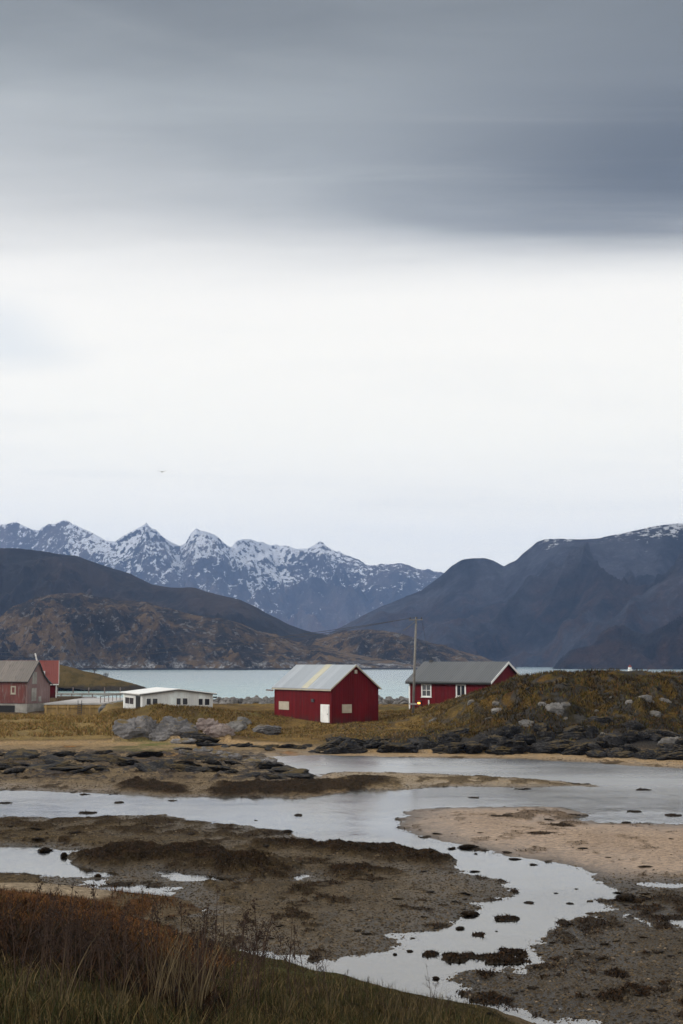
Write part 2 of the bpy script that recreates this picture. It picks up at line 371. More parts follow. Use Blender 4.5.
for (px_, py_, w_, h_) in [(500, 957, 24.0, 4.0), (455, 956, 18.0, 4.0), (515, 950, 15.0, 4.0), (87, 812, 9.0, 2.0), (5, 802, 10.0, 3.0), (473, 797, 6.0, 2.0), (523, 788, 9.0, 3.0), (580, 783, 10.0, 3.0), (643, 789, 8.0, 2.5), (675, 814, 10.0, 3.0), (635, 811, 6.0, 1.5), (505, 919, 13.0, 1.5), (270, 970, 12.0, 4.0), (615, 975, 12.0, 3.0), (170, 800, 5.0, 1.5), (432, 953, 8.0, 3.0), (517, 891, 5.0, 1.5), (84, 794, 6.0, 2.0), (540, 835, 12, 2.5), (560, 826, 14, 2.5), (500, 818, 10, 1.8), (575, 815, 12, 2), (480, 935, 6, 1.6), (120, 802, 6, 1.2), (300, 815, 6, 1)]:
    q_ = flat(px_, py_ + h_ * .4); ISLES.append((float(q_[0]), float(q_[1]), w_ * float(q_[1]) / F * 1.05))
CREST = [(-900, 714, 172), (0, 719, 172), (95, 720, 172), (118, 712, 168), (150, 706.5, 164), (200, 707, 164), (235, 711, 168), (270, 714.5, 172), (330, 716, 176), (380, 714.5, 174), (413, 710.5, 172), (440, 703.5, 166), (470, 693, 160), (500, 683, 158), (530, 674.5, 158), (560, 671, 158), (600, 671, 158), (640, 672, 160), (683, 674, 160), (800, 679, 162), (1300, 704, 165)]

_c = np.array(CREST, float); _u, _s = ray(_c[:, 0], _c[:, 1])
cr_u, cr_D, cr_z = _u, _c[:, 2], H + _s * _c[:, 2]
BLDG = [(-1.2, 160.0, .85, .525, 6.2, 13.0, 1.75), (18.4, 176.0, .6, .8, 7.8, 12.0, 2.4)]   # level pads
def islet(x, y):
    U = x / np.maximum(y, 40)
    pxx = CX + U * F * .998
    Dc = np.interp(U, cr_u, cr_D); Hc = np.interp(U, cr_u, cr_z)
    Dr = np.interp(pxx, [-300, 0, 115, 125, 225, 245, 330, 420, 560, 683, 900], [147, 147, 149, 150.5, 151, 147, 137, 134, 133, 129, 128]) + 2.0 * fbm(x * .11, y * .11, 3)
    t = np.clip((y - Dr) / (Dc - Dr), 0, 1)
    p = np.where((pxx > 115) & (pxx < 232), t ** .42, t ** .8) * .6 + .4 * sstep(0, 1, t)
    hill = np.clip((Hc - 1.5) / 5, 0, 1)
    back = np.exp(-(np.maximum(y - Dc, 0) / 7.5) ** 2)
    Hp = np.minimum(Hc, 2.3)
    z = np.where(y < Dc, .38 + (Hc - .38) * p, Hp + (Hc - Hp) * back)
    n = fbm(x * .13, y * .09, 5) * 1.1 + (ridged(x * .10, y * .07, 4) - .4) * 1.1
    z = z + n * (.18 + 1.35 * hill) * sstep(0, .25, t) * (1 - .62 * sstep(.55, 1., t))
    z = z + .16 * fbm(x * .5, y * .5, 3) * sstep(0, .1, t)
    # backs: sea behind, an inlet behind the left-hand bank
    Db = np.interp(pxx, [-400, 100, 112, 700], [184, 184, 228, 228])
    z = z - np.maximum(y - Db, 0) * .35
    return z, t, hill, pxx
def height(x, y):
    """z plus the masks used for colour"""
    wx = x + .55 * fbm(x * .35, y * .35, 3) + .18 * perlin(x * 1.7, y * 1.7)
    wy = y + 1.1 * fbm(x * .31 + 40, y * .31, 3) + .35 * perlin(x * 1.5 + 9, y * 1.5)
    out = {}
    shape = x.shape
    z = np.full(shape, -.55)
    m = (y > 26) & (y < 95)
    xs, ys = wx[m], wy[m]
    dB = np.full(shape, -99.); dB[m] = poly_sdf(xs, ys, LAND_B)
    dF = np.full(shape, -99.); dF[m] = poly_sdf(xs, ys, LAND_F)
    for Pl in POOLS:
        lo = Pl.min(0) - 6; hi = Pl.max(0) + 6
        mm = (x > lo[0]) & (x < hi[0]) & (y > lo[1]) & (y < hi[1])
        d = poly_sdf(wx[mm] * .4 + x[mm] * .6, wy[mm] * .4 + y[mm] * .6, Pl)
        a = dB[mm]; dB[mm] = np.where(d > -1.6, np.minimum(a, -d), a)
        a = dF[mm]; dF[mm] = np.where(d > -1.6, np.minimum(a, -d), a)
    m = (y > 80) & (y < 130); dH = np.full(shape, -99.); dH[m] = poly_sdf(wx[m], wy[m], LAND_H)
    m = (y > 80) & (y < 300); dA = np.full(shape, -99.); dA[m] = poly_sdf(wx[m], wy[m], LAND_A)
    def prof(d, sl, capv): return np.where(d > 0, capv * (1 - np.exp(-d * sl / capv)), np.maximum(d * .10, -.55))
    rough = .05 * fbm(x * .9, y * .9, 3)
    rough = rough + .07 * fbm(x * .45 + 8, y * .3, 3); zB = prof(dB, .05, .28) + rough * sstep(-2.2, .6, dB)
    zF = prof(dF, .042, .26) + rough * (.8 - .35 * sstep(55, 62, y)) * sstep(-2.0, .8, dF)
    zH = prof(dH, .06, .15) + rough * .7 * sstep(-2, 1, dH)
    zA0 = prof(dA, .06, .36) + rough * 1.5 * sstep(0, 2, dA)
    zi, t, hill, pxx = islet(x, y)
    zA = np.where(t > 0, np.where(zi > .38, zi, np.minimum(zA0, zi)), zA0)
    zA = np.where((dA > -1) | (y < 150), np.where(t > 0, np.minimum(zA, 20), zA), zi)
    zA = np.where(y > 245, np.minimum(zi, -.5), zA)
    zl = np.maximum.reduce([zB, zF, zH, zA]); z = np.maximum(z, zl)
    z = np.where(y > 180, np.maximum(zA, -3.0), z)
    # seaweed mounds and rocky ground of the left shore
    weed = np.zeros(shape)
    rr = ridged(x * .55, y * .40, 4)
    for Pl, a in WEED:
        lo = Pl.min(0) - 3; hi = Pl.max(0) + 3
        mm = (x > lo[0]) & (x < hi[0]) & (y > lo[1]) & (y < hi[1])
        d = poly_sdf(wx[mm], wy[mm], Pl); k = sstep(-.6, .9, d + 1.3 * fbm(x[mm] * .6, y[mm] * .45, 3))
        if a < .2: k = k * sstep(-.06, .06, fbm(x[mm] * .55 + 3, y[mm] * .25, 4))
        weed[mm] = np.maximum(weed[mm], k * (.62 if a < .2 else 1.0))
        z[mm] = np.maximum(z[mm], np.where(k > .05, z[mm] + k * a * (.25 + .45 * rr[mm] + .35 * ridged(x[mm] * 1.9, y[mm] * 1.3, 3)), z[mm]))
    # scattered weed on all the low ground
    low = (z > -.05) & (y < 131)
    sc = fbm(x * .42 + 5, y * .28, 4) + .35 * fbm(x * 2.1, y * 1.3, 2)
    sw = sstep(.20, .33, sc) * low * np.where(dF > 0, np.where(y > 62, .55, .8), .75)
    sandF = (dF > 0) * sstep(55, 60, y)
    sw = sw * (1 - .3 * sandF); 
    weed = np.maximum(weed, sw); z = z + .10 * sw * rr
    for (ax, ay, aw) in ISLES:
        mm = (np.abs(x - ax) < aw * 2.2) & (np.abs(y - ay) < aw * 2.2 + 1)
        d = 1 - np.hypot((wx[mm] * .5 + x[mm] * .5 - ax) / aw, (wy[mm] * .35 + y[mm] * .65 - ay) / (aw * .62 + .25)) + .75 * fbm(x[mm] * 2.2, y[mm] * 1.4, 3); k = sstep(-.15, .25, d)
        z[mm] = np.maximum(z[mm], -.12 + k * (.15 + .05 * rr[mm])); weed[mm] = np.maximum(weed[mm], k)
    # dark rocks strip, left shore
    strip = sstep(99, 103, y) * (1 - sstep(131, 140, y)) * sstep(-.5, .5, dA) * (1 - sstep(285, 318, pxx))
    srock = strip * sstep(.55, .70, rr + .35 * fbm(x * .12, y * .1, 3) + .12 * sstep(104, 112, y))
    z = z + srock * (.05 + .12 * rr)
    # near slope where the camera stands
    ang = x / np.maximum(y, 4.0)
    Df = np.interp(ang, FOOT[:, 0] / FOOT[:, 1], FOOT[:, 1])
    Df = Df + 1.7 * fbm(x * .3, y * .3, 3)
    tn = np.clip(y / Df, 0, 3)
    zN = .42 + 6.45 * (1 - np.clip(tn, 0, 1) ** 1.12) - np.maximum(tn - 1, 0) * 9
    zN = np.where(y < 0, 6.87, zN) + .22 * fbm(x * .35, y * .35, 4) * sstep(0, 6, y)
    # a low hump with a sand slab at the far left of the near slope
    hum = np.exp(-((x + 11.5) / 5.5) ** 2 - ((y - 50.5) / 3.6) ** 2)
    zN = np.maximum(zN, -.25 + 1.1 * hum)
    near = zN > z
    z = np.maximum(z, zN)
    # quay ground at the far left
    q = sstep(222, 226, y) * sstep(-36, -38.5, x) * (1 - sstep(262, 268, y))
    z = np.where(q > 0, z * (1 - q) + q * np.where((y > 243) & (x < -47.5), 2.5, .85), z)
    # level pads
    for (bx, by, gx, gy, w, l, bz) in BLDG:
        lx = (x - bx) * gx + (y - by) * gy; ly = -(x - bx) * gy + (y - by) * gx
        d = np.maximum.reduce([-lx, lx - w, -ly, ly - l])
        k = 1 - sstep(.1, 2.2, d); zz = bz + .045 * np.clip(ly, 0, l) if bz < 2 else np.full(shape, bz)
        z = z * (1 - k) + k * np.minimum(z, zz) if bz > 2 else z * (1 - k) + k * zz
    out.update(dB=dB, dF=dF, dH=dH, dA=dA, t=t, hill=hill, px=pxx, weed=weed, srock=srock, near=near, tn=tn, rr=rr, Df=Df, sandF=sandF, hum=hum, q=q)
    return z, out

ucols = np.concatenate([np.linspace(-.62, -.27, 50, endpoint=False), np.linspace(-.27, .27, 560, endpoint=False), np.linspace(.27, .62, 51)])
yrows = np.concatenate([np.linspace(-12, 8, 20, endpoint=False), np.linspace(8, 36, 110, endpoint=False), np.geomspace(36, 104, 330, endpoint=False), np.linspace(104, 180, 260, endpoint=False), np.linspace(180, 330, 110)])
GY, GU = np.meshgrid(yrows, ucols, indexing='ij')
GX = GU * (GY + 24.0)
GZ, K = height(GX, GY)
def zat(x, y):
    x = np.asarray(x, float); y = np.asarray(y, float)
    i = np.clip(np.searchsorted(yrows, y) - 1, 0, len(yrows) - 2); ty = np.clip((y - yrows[i]) / (yrows[i + 1] - yrows[i]), 0, 1)
    u = x / (y + 24.0); j = np.clip(np.searchsorted(ucols, u) - 1, 0, len(ucols) - 2); tu = np.clip((u - ucols[j]) / (ucols[j + 1] - ucols[j]), 0, 1)
    return (GZ[i, j] * (1 - tu) + GZ[i, j + 1] * tu) * (1 - ty) + (GZ[i + 1, j] * (1 - tu) + GZ[i + 1, j + 1] * tu) * ty
def kat(key, x, y):
    i = np.clip(np.searchsorted(yrows, y), 0, len(yrows) - 1); j = np.clip(np.searchsorted(ucols, np.asarray(x) / (np.asarray(y) + 24.0)), 0, len(ucols) - 1)
    return K[key][i, j]
def hit(px, py, y0=8, y1=235):
    """first point of the ground that the sight line through a pixel meets"""
    a, b = ray(px, py); Y = np.linspace(y0, y1, 3000); z = zat(a * Y, Y); g = z - (H + b * Y)
    k = np.argmax(g > 0); k = k if g[k] > 0 else len(Y) - 1
    return float(a * Y[k]), float(Y[k]), float(max(z[k], -.05))

# ---- ground colour (albedo by what the ground is made of)
def C(*c): return np.array(c, float)
def lay(base, w, col): return base * (1 - w[..., None]) + np.asarray(col) * w[..., None]
x, y, z = GX, GY, GZ
n1 = fbm(x * .2, y * .13, 5); n2 = fbm(x * 1.1 + 7, y * .7, 4); n3 = fbm(x * .06 + 3, y * .05, 4)
tint = np.broadcast_to(C(.058, .041, .021), x.shape + (3,)).copy()            # grey-brown gravel and mud
tint = lay(tint, sstep(-.2, .4, n1) * .5, C(.090, .064, .034))
tint = lay(tint, sstep(0, .3, n2) * .55, C(.028, .022, .014))
tint = lay(tint, K['sandF'] * sstep(-.5, 1.0, K['dF']), C(.275, .20, .142))
tint = lay(tint, K['sandF'] * sstep(0, .35, n1) * .35, C(.185, .13, .09))
mudG = (K['dF'] > 0) * (1 - sstep(52, 60, y))
tint = lay(tint, mudG * .85, C(.028, .020, .011))
tint = lay(tint, (K['dH'] > 0) * (y > 80) * .8, C(.25, .185, .11))
beach = ((K['dA'] > -1.5) & (y < 165)) * (1 - sstep(.02, .12, K['t'])) * np.where(K['px'] < 290, sstep(125, 133, y), 1.0)
tint = lay(tint, beach * .92, C(.28, .19, .10))
tint = lay(tint, beach * sstep(.05, .35, n2) * .5, C(.16, .13, .095))
# far-left low shore: mud between the weed
lowA = (K['dA'] > 0) * (1 - sstep(101, 106, y)) * (K['px'] < 330); tint = lay(tint, lowA * .8, C(.15, .11, .068)); stripA = (K['dA'] > 0) * sstep(99, 104, y) * (1 - sstep(140, 146, y)) * (K['px'] < 330); tint = lay(tint, stripA * .75, C(.17, .125, .075)); tint = lay(tint, stripA * sstep(-.05, .25, n1 + n2 * .4) * .8, C(.075, .055, .036)); tint = lay(tint, stripA * sstep(108, 116, y) * sstep(.1, .3, n3 + n1 * .5) * .8, C(.16, .085, .024))
tint = lay(tint, K['srock'] * .9, C(.035, .034, .037))
# dry land of the islet
t = K['t']; hill = K['hill']; dry = sstep(.04, .16, t + .05 * n2) * (y > 120)
g = np.broadcast_to(C(.165, .105, .036), x.shape + (3,)).copy()
g = lay(g, sstep(-.05, .35, n3 + .3 * n1) * .75, C(.085, .080, .022))
g = lay(g, sstep(.05, .35, n1) * .6, C(.10, .055, .020))
gh = np.broadcast_to(C(.072, .045, .012), x.shape + (3,)).copy()
gh = lay(gh, sstep(0, .3, n1 + .5 * n3) * .8, C(.044, .040, .010))
gh = lay(gh, sstep(.0, .22, n2 * .6 + n1 * .7) * .9, C(.018, .014, .008))
gh = lay(gh, sstep(.1, .35, n3) * .5, C(.11, .050, .014))
g = lay(g, (1 - sstep(105, 128, K['px'])) * .8, C(.215, .150, .062)); g = lay(g, hill, gh)
tint = lay(tint, dry, g)
rocky = dry * sstep(.36, .48, K['rr'] + .35 * n1 + .22 * hill * (1 - t)) * np.where(K['px'] > 330, .55 + .45 * hill, .25)
tint = lay(tint, rocky * .9, C(.036, .034, .032))
foot_r = sstep(.0, .05, t) * (1 - sstep(.26, .42, t + .22 * n1)) * sstep(300, 360, K['px'])
tint = lay(tint, foot_r * (y > 120) * .9, C(.028, .027, .027))
tint = lay(tint, np.exp(-((K['px'] - 155) / 32) ** 2) * (1 - sstep(.0, .05, t)) * sstep(131, 136, y) * sstep(-.2, .2, n1) * .85, C(.085, .095, .03))  # green sward by the rocks
tint = lay(tint, sstep(.25, .4, n1 + n3 * .5) * sstep(124, 132, y) * (1 - sstep(140, 146, y)) * (K['px'] < 300) * (1 - K['srock']) * .7, C(.20, .095, .03))
# weed and near slope
wcol = np.where((n2 > .1)[..., None], C(.017, .009, .004), C(.010, .006, .003))
tint = lay(tint, np.clip(K['weed'], 0, 1) * .94, wcol)
nr = K['near'].astype(float)
gn = np.broadcast_to(C(.026, .018, .007), x.shape + (3,)).copy()
gn = lay(gn, sstep(-.2, .2, n1) * .6, C(.045, .045, .014))
angk = x / np.maximum(y, 4); heath = sstep(.28, .38, K['tn'] + .06 * n1) * (1 - sstep(-.10, -.065, angk + .02 * n1))
gn = lay(gn, heath, C(.030, .014, .008)); gn = lay(gn, heath * sstep(.5, .72, K['tn'] + .1 * n2), C(.085, .036, .012)); gn = lay(gn, sstep(.98, 1.04, K['tn']), C(.085, .062, .038))
gn = lay(gn, heath * sstep(.0, .3, n2) * .8, C(.040, .018, .008))
tint = lay(tint, nr, gn)
slab = np.exp(-(((x + 11.4) / 3.6) ** 4 + ((y - 50.8) / 2.7) ** 2)); slab = sstep(.35, .6, slab + .25 * n2)
tint = lay(tint, nr * sstep(.28, .5, K['hum']) * (y > 44) * sstep(-.25, .15, n2 + n1), C(.062, .028, .010)); tint = lay(tint, slab * nr, C(.21, .165, .115))
tint = lay(tint, (z < -.02).astype(float) * (y < 200) * .8, C(.075, .068, .055))
wet = np.clip(1 - (z - .02) / .30, 0, 1) * (1 - nr) * (1 - dry); wet = wet * (1 - .8 * np.clip(K['weed'], 0, 1))
edge_ = (1 - sstep(.015, .10, z + .03 * n2)) * (y < 131) * (1 - nr); tint = tint * (1 - .45 * edge_[..., None])
V = np.stack([x, y, z], -1).reshape(-1, 3)
cols = np.concatenate([np.clip(tint, .004, 1).reshape(-1, 3), wet.reshape(-1, 1)], 1)
ground = link('tidal_ground', npmesh('tidal_ground', V, gridfaces(*x.shape), M['ground'], True, cols))
tag(ground, 'tidal flats of gravel, sand and seaweed rising to grassy banks', 'ground', kind='structure')

# ---- water: one level sheet, fine enough to stay flat everywhere
wm = MB(); wm.add([(-7900, -40, 0), (7900, -40, 0), (7900, 12400, 0), (-7900, 12400, 0)], [(0, 1, 2, 3)])
wo = wm.build('water', M['water']); tag(wo, 'grey tidal channels and the pale teal fjord behind', 'water', kind='structure')

# ------------------------------------------------------------------ hills and mountains
def mountain(name, label, sil, Dc, D0, D1, mat, carve, ns, sea=-4, nu=620, nt=150, crestn=.0, pw=.85, u0=-.62, u1=.62, seed=0, dvar=.06, d0pts=None):
    s = np.array(sil, float); su, sz = ray(s[:, 0], s[:, 1])
    us = np.concatenate([np.linspace(u0, -.26, 70, endpoint=False), np.linspace(-.26, .26, nu, endpoint=False), np.linspace(.26, u1, 70)])
    us = us[(us >= max(u0, su[0])) & (us <= min(u1, su[-1]))]
    ts = np.concatenate([np.linspace(0, 1, nt), 1 + np.linspace(0, 1, 40)[1:]])
    T, U = np.meshgrid(ts, us, indexing='ij')
    dc = Dc * (1 + dvar * perlin(us * 9 + seed, us * 0 + seed * 3.1)); d0 = D0 * (1 + .5 * dvar * perlin(us * 14 + seed + 5, us * 0))
    if d0pts: q = np.array(d0pts, float); qq = np.interp(us[None] + np.linspace(-.02, .02, 9)[:, None], ray(q[:, 0], 663)[0], q[:, 1]).mean(0); d0 = qq * (1 + .10 * perlin(us * 30, us * 0 + 4.4))
    d0 = np.minimum(d0, dc * .985)
    tf = np.clip(T, 0, 1); D = d0 + (dc - d0) * tf + (D1 - Dc) * np.clip(T - 1, 0, 1)
    X = U * D
    cz = H + np.interp(us, su, sz) * dc
    cz = cz + crestn * dc * (1.0 * ridged(us * 34 + seed, us * 0 + 2.37, 5, 2.7, .6) - .35)
    base = tf ** pw * .55 + .45 * sstep(0, 1, tf)
    r = ridged(X * ns + seed * 7 + .35 * fbm(X * ns * 2, D * ns * 2, 2), D * ns * .55 + seed, 6)
    f = ridged(X * ns * 4 + seed, D * ns * 3, 5) - .5
    env = np.clip(4 * tf * (1 - tf), 0, 1) ** .7
    Z = sea + (cz - sea) * (base - carve * env * (.78 - r) + .14 * env * f)
    Zb = sea + (cz - sea) * (1 - .8 * np.clip(T - 1, 0, 1) ** 1.2)
    Z = np.where(T <= 1, Z, Zb)
    # nothing in front may rise above the line of sight to the crest
    lim = (cz - H) / dc * .985 * D + H
    Z = np.where(T < 1, np.minimum(Z, np.maximum(lim - (1 - tf) * .02 * cz, sea + 3)), Z)
    o = link(name, npmesh(name, np.stack([X, D, Z], -1).reshape(-1, 3), gridfaces(*X.shape), mat))
    return tag(o, label, 'mountain' if 'mount' in name else 'hill', kind='structure')

mountain('snowy_mountains', 'jagged distant mountain range dusted with snow', [(-900, 560), (-500, 530), (-200, 540), (-90, 519), (-40, 530), (0, 524), (14, 522.5), (26, 526), (38, 531.5), (46, 526), (65, 522), (76, 524), (90, 530), (106, 539), (115, 540), (125, 534.5), (142, 526.5), (146, 524), (152, 529.5), (160, 534), (172, 541), (180, 544.5), (186, 541), (191, 532), (196, 527.5), (201, 530.5), (207, 532.5), (212, 535), (221, 541), (231, 546), (237, 539), (243, 537.5), (250, 538), (258, 543), (267, 545), (276, 546.5), (286, 545), (298, 549.5), (306, 549.5), (315, 543.5), (320, 539.5), (324, 543), (328, 547.5), (340, 553), (352, 556.5), (365, 565), (376, 566), (388, 564.5), (402, 563), (415, 568), (430, 571), (446, 575), (470, 590), (520, 610), (600, 630), (760, 660)],
         9000, 6900, 10200, M['mountain_snow'], .70, .0012, nt=300, crestn=.0034, seed=3)
mountain('bare_mountain', 'dark blue bare mountain falling steeply to the fjord', [(250, 668), (300, 652), (330, 633), (352, 621), (380, 607), (400, 599), (422, 590), (440, 577), (452, 566), (462, 560), (472, 558), (485, 558), (497, 562.5), (504, 566), (509, 563), (516, 560), (523, 553), (531, 547), (537, 542), (545, 539.5), (560, 538.5), (580, 539), (600, 538), (612, 535.5), (625, 533), (640, 529.5), (655, 526), (670, 523.5), (683, 523), (720, 518), (800, 530), (900, 545), (1300, 560)],
         4200, 2700, 5000, M['mountain_haze_blue'], .58, .0013, nt=280, crestn=.0008, seed=11, d0pts=[(250, 2750), (480, 2700), (600, 1550), (683, 1350), (1300, 1300)])
mountain('dark_ridge', 'dark brown ridge sloping down behind the nearer hill', [(-900, 600), (-400, 560), (-100, 546), (0, 548), (20, 549), (50, 552.5), (80, 557), (105, 565.5), (130, 574), (152, 584), (170, 587), (195, 588), (212, 593.5), (240, 599.5), (255, 606), (270, 615), (288, 624), (305, 630), (322, 634), (345, 639), (400, 655), (470, 672)],
         2700, 2150, 3000, M['hill_ridge'], .25, .004, nt=110, crestn=.0010, seed=21)
mountain('shore_knoll', 'low brown hill across the water behind the red boathouse', [(250, 668), (280, 652), (300, 641), (320, 635), (345, 631), (365, 629.5), (385, 630.5), (400, 633), (420, 640), (445, 646), (470, 653), (495, 661), (515, 667), (545, 676)],
         2300, 1950, 2600, M['hill_front'], .45, .009, nt=120, crestn=.0012, seed=33)
mountain('shore_hill', 'rocky brown hill with pale boulders along its waterline', [(-900, 640), (-300, 650), (-80, 640), (-20, 624), (0, 617), (14, 606), (28, 600.5), (42, 595.5), (60, 593), (80, 593.5), (100, 597), (118, 600), (134, 600), (150, 603.5), (165, 608), (185, 612), (205, 617), (222, 617.5), (240, 622.5), (258, 630), (275, 634), (292, 640), (310, 645), (330, 648), (345, 652), (380, 658), (410, 664), (440, 672)],
         2050, 1700, 2300, M['hill_front'], .50, .008, nt=140, crestn=.0014, seed=41)

# ---- small grassy islet in the fjord
def islet_mesh():
    r, c = 70, 150; tt, uu = np.meshgrid(np.linspace(0, 1, r), np.linspace(0, 1, c), indexing='ij')
    X = -104 + uu * 46; Y = 436 + tt * 34
    top = np.interp(CX + X / 450 * F, [10, 40, 58, 75, 95, 115, 130, 143, 152], [5.5, 7.6, 8.1, 6.9, 5.2, 3.4, 2.4, .9, -.6])
    Z = -.8 + (top + .8) * np.clip(np.sin(np.clip(tt * 1.1 + .02, 0, 1) * math.pi), 0, 1) ** .55 + .5 * fbm(X * .25, Y * .25, 4) + .15 * fbm(X, Y, 3)
    n = fbm(X * .3, Y * .2, 4); cc = np.broadcast_to(C(.085, .060, .024), X.shape + (3,)).copy()
    cc = lay(cc, sstep(0, .3, n) * .7, C(.045, .036, .015)); cc = lay(cc, 1 - sstep(1.0, 2.0, Z + .8 * n), C(.03, .026, .022))
    cols = np.concatenate([cc.reshape(-1, 3), np.zeros((X.size, 1))], 1)
    o = link('grassy_islet', npmesh('grassy_islet', np.stack([X, Y, Z], -1).reshape(-1, 3), gridfaces(r, c), M['ground'], True, cols))
    tag(o, 'small rounded grassy islet in the fjord behind the quay', 'islet', kind='structure')
islet_mesh()

# ------------------------------------------------------------------ rocks
def rock_mesh(name, mat, seed, flat_=.7, sub=4, sharp=7):
    rs = random.Random(seed); bm = bmesh.new(); bmesh.ops.create_icosphere(bm, subdivisions=sub, radius=1)
    pl = [(Vector((rs.gauss(0, 1), rs.gauss(0, 1), rs.gauss(0, 1) * .8)).normalized(), rs.uniform(.5, .85)) for _ in range(sharp)]
    off = Vector((rs.uniform(0, 99), rs.uniform(0, 99), 0)); dip = Vector((rs.gauss(0, .35), rs.gauss(0, .35), 1)).normalized()
    for v in bm.verts:
        p = v.co.copy()
        for nrm, d in pl:
            e = p.dot(nrm) - d
            if e > 0: p -= nrm * e * .9
        q = p * 1.7 + off
        k = mnoise.fractal(q, 1.0, 2.1, 4) * .15
        d4 = mnoise.voronoi(Vector((q.x * 1.15, q.y * 1.15, q.z * .9)))[0]; crack = max(0, 1 - (d4[1] - d4[0]) / .14)
        st = p.dot(dip) * 4.2 + mnoise.noise(q * .8) * .8; led = (st - math.floor(st)); k += .11 * (led ** 3 - .3) - .13 * crack ** 1.5
        k += (1 - abs(mnoise.noise(q * 4.5))) * .05 + mnoise.fractal(q * 6, 1.0, 2.1, 3) * .035
        p *= 1 + k; p.z *= flat_; v.co = p
    if sharp == 4:                                                  # fronds of weed hanging over the stone
        for _ in range(260):
            d = Vector((rs.gauss(0, 1), rs.gauss(0, 1), abs(rs.gauss(0, .7)))).normalized(); p = Vector((d.x * .85, d.y * .85, d.z * .5)); o_ = Vector((d.x, d.y, -.15)).normalized(); sd = o_.cross(Vector((0, 0, 1))).normalized()
            l, w_ = rs.uniform(.15, .55), rs.uniform(.03, .08); q = p + o_ * l * .55 + Vector((rs.gauss(0, .08), rs.gauss(0, .08), rs.uniform(0, .14))); r = p + o_ * l + Vector((rs.gauss(0, .15), rs.gauss(0, .15), rs.uniform(-.25, .05)))
            bm.faces.new([bm.verts.new(v_) for v_ in (p - sd * w_, p + sd * w_, q + sd * w_, r, q - sd * w_)])
    me = bpy.data.meshes.new(name); bm.to_mesh(me); bm.free(); me.materials.append(mat)
    me.polygons.foreach_set('use_smooth', [True] * len(me.polygons)); return me
ROCKS = {k: [rock_mesh('rock_shape', M[k], 10 * i + j, fl, sb, sh) for i in range(5)] for j, (k, fl, sb, sh) in enumerate(
    (('rock_grey', .8, 5, 9), ('rock_dark', .65, 5, 9), ('rock_mid', .8, 3, 8), ('rock_hill', .8, 5, 9), ('rock_pink', .8, 5, 9), ('weed', .55, 4, 4)))}
def rock(name, key, loc, sx, sy, sz, label, group, cat='rock', tilt=.2, parent=None):
    o = link(name, random.choice(ROCKS[key])); o.location = loc
    o.rotation_euler = (random.gauss(0, tilt), random.gauss(0, tilt), random.uniform(0, 6.28) if abs(sx - sy) < .3 * sx else random.gauss(0, .12))
    o.scale = (sx, sy, sz); tag(o, label, cat, group); return o

# breakwater behind the boathouse
def breakwater(px0, px1, n, y0, y1, zt, label, group):
    for i in range(n):
        Y = random.uniform(y0, y1); pxv = random.uniform(px0, px1)
        xx = float(ray(pxv, 663)[0] * Y); k = 1 - abs((Y - (y0 + y1) / 2) / ((y1 - y0) / 2)) * .25
        zz = zt * k + random.uniform(-.3, .2); s = random.uniform(.35, .85)
        rock('breakwater_boulder', 'rock_mid', (xx, Y, zz), s * random.uniform(.9, 1.3), s, s * random.uniform(.8, 1.1), label, group, 'boulder', .5)
breakwater(206, 280, 125, 216, 230, 2.75, 'loose boulder of the breakwater left of the boathouse', 'boulders of the breakwater left of the boathouse')
breakwater(372, 413, 62, 216, 230, 2.75, 'loose boulder of the breakwater between boathouse and red house', 'boulders of the breakwater between boathouse and red house')
breakwater(103, 124, 32, 212, 222, 1.7, 'dark boulder heaped beside the wooden quay', 'boulders heaped beside the quay')

# grey rock bluff in front of the white cabin
BL = [(132, 731, 15, 15, 'rock_grey', 'pale grey bluff rock at the left end of the outcrop'), (148, 731, 11, 14, 'rock_grey', 'upright grey slab second from the left of the outcrop'),
      (163, 736, 12, 11, 'rock_grey', 'rounded grey bluff rock in the middle of the outcrop'), (176, 729, 13, 13, 'rock_grey', 'tall grey bluff rock right of the middle of the outcrop'),
      (190, 738, 15, 8, 'rock_dark', 'long dark low slab at the foot of the outcrop'), (206, 728, 10, 9, 'rock_pink', 'pinkish fractured rock near the right end of the outcrop'),
      (217, 734, 12, 9, 'rock_pink', 'pinkish pale rock at the right end of the outcrop'), (199, 741, 14, 6, 'rock_dark', 'flat dark slab below the pinkish rocks'),
      (235, 729, 10, 7, 'rock_hill', 'rounded grey boulder in the grass right of the outcrop'), (262, 730, 12, 7, 'rock_grey', 'smooth pale grey boulder in grass left of the boathouse'),
      (243, 723, 7, 5, 'rock_hill', 'small grey boulder on the grass above the rounded one'), (182, 742, 9, 4, 'rock_grey', 'small grey stone on the sand before the outcrop')]
for (px, py, w, h, key, lab) in BL:
    X, Y, Z = hit(px, py + h * .45); k = Y / F
    rock('bluff_rock', key, (X, Y + w * k * .75, Z + h * k * .22), w * k * 1.5, w * k * 1.0, h * k * 1.6, lab, 'rocks of the bluff in front of the white cabin', tilt=.15)

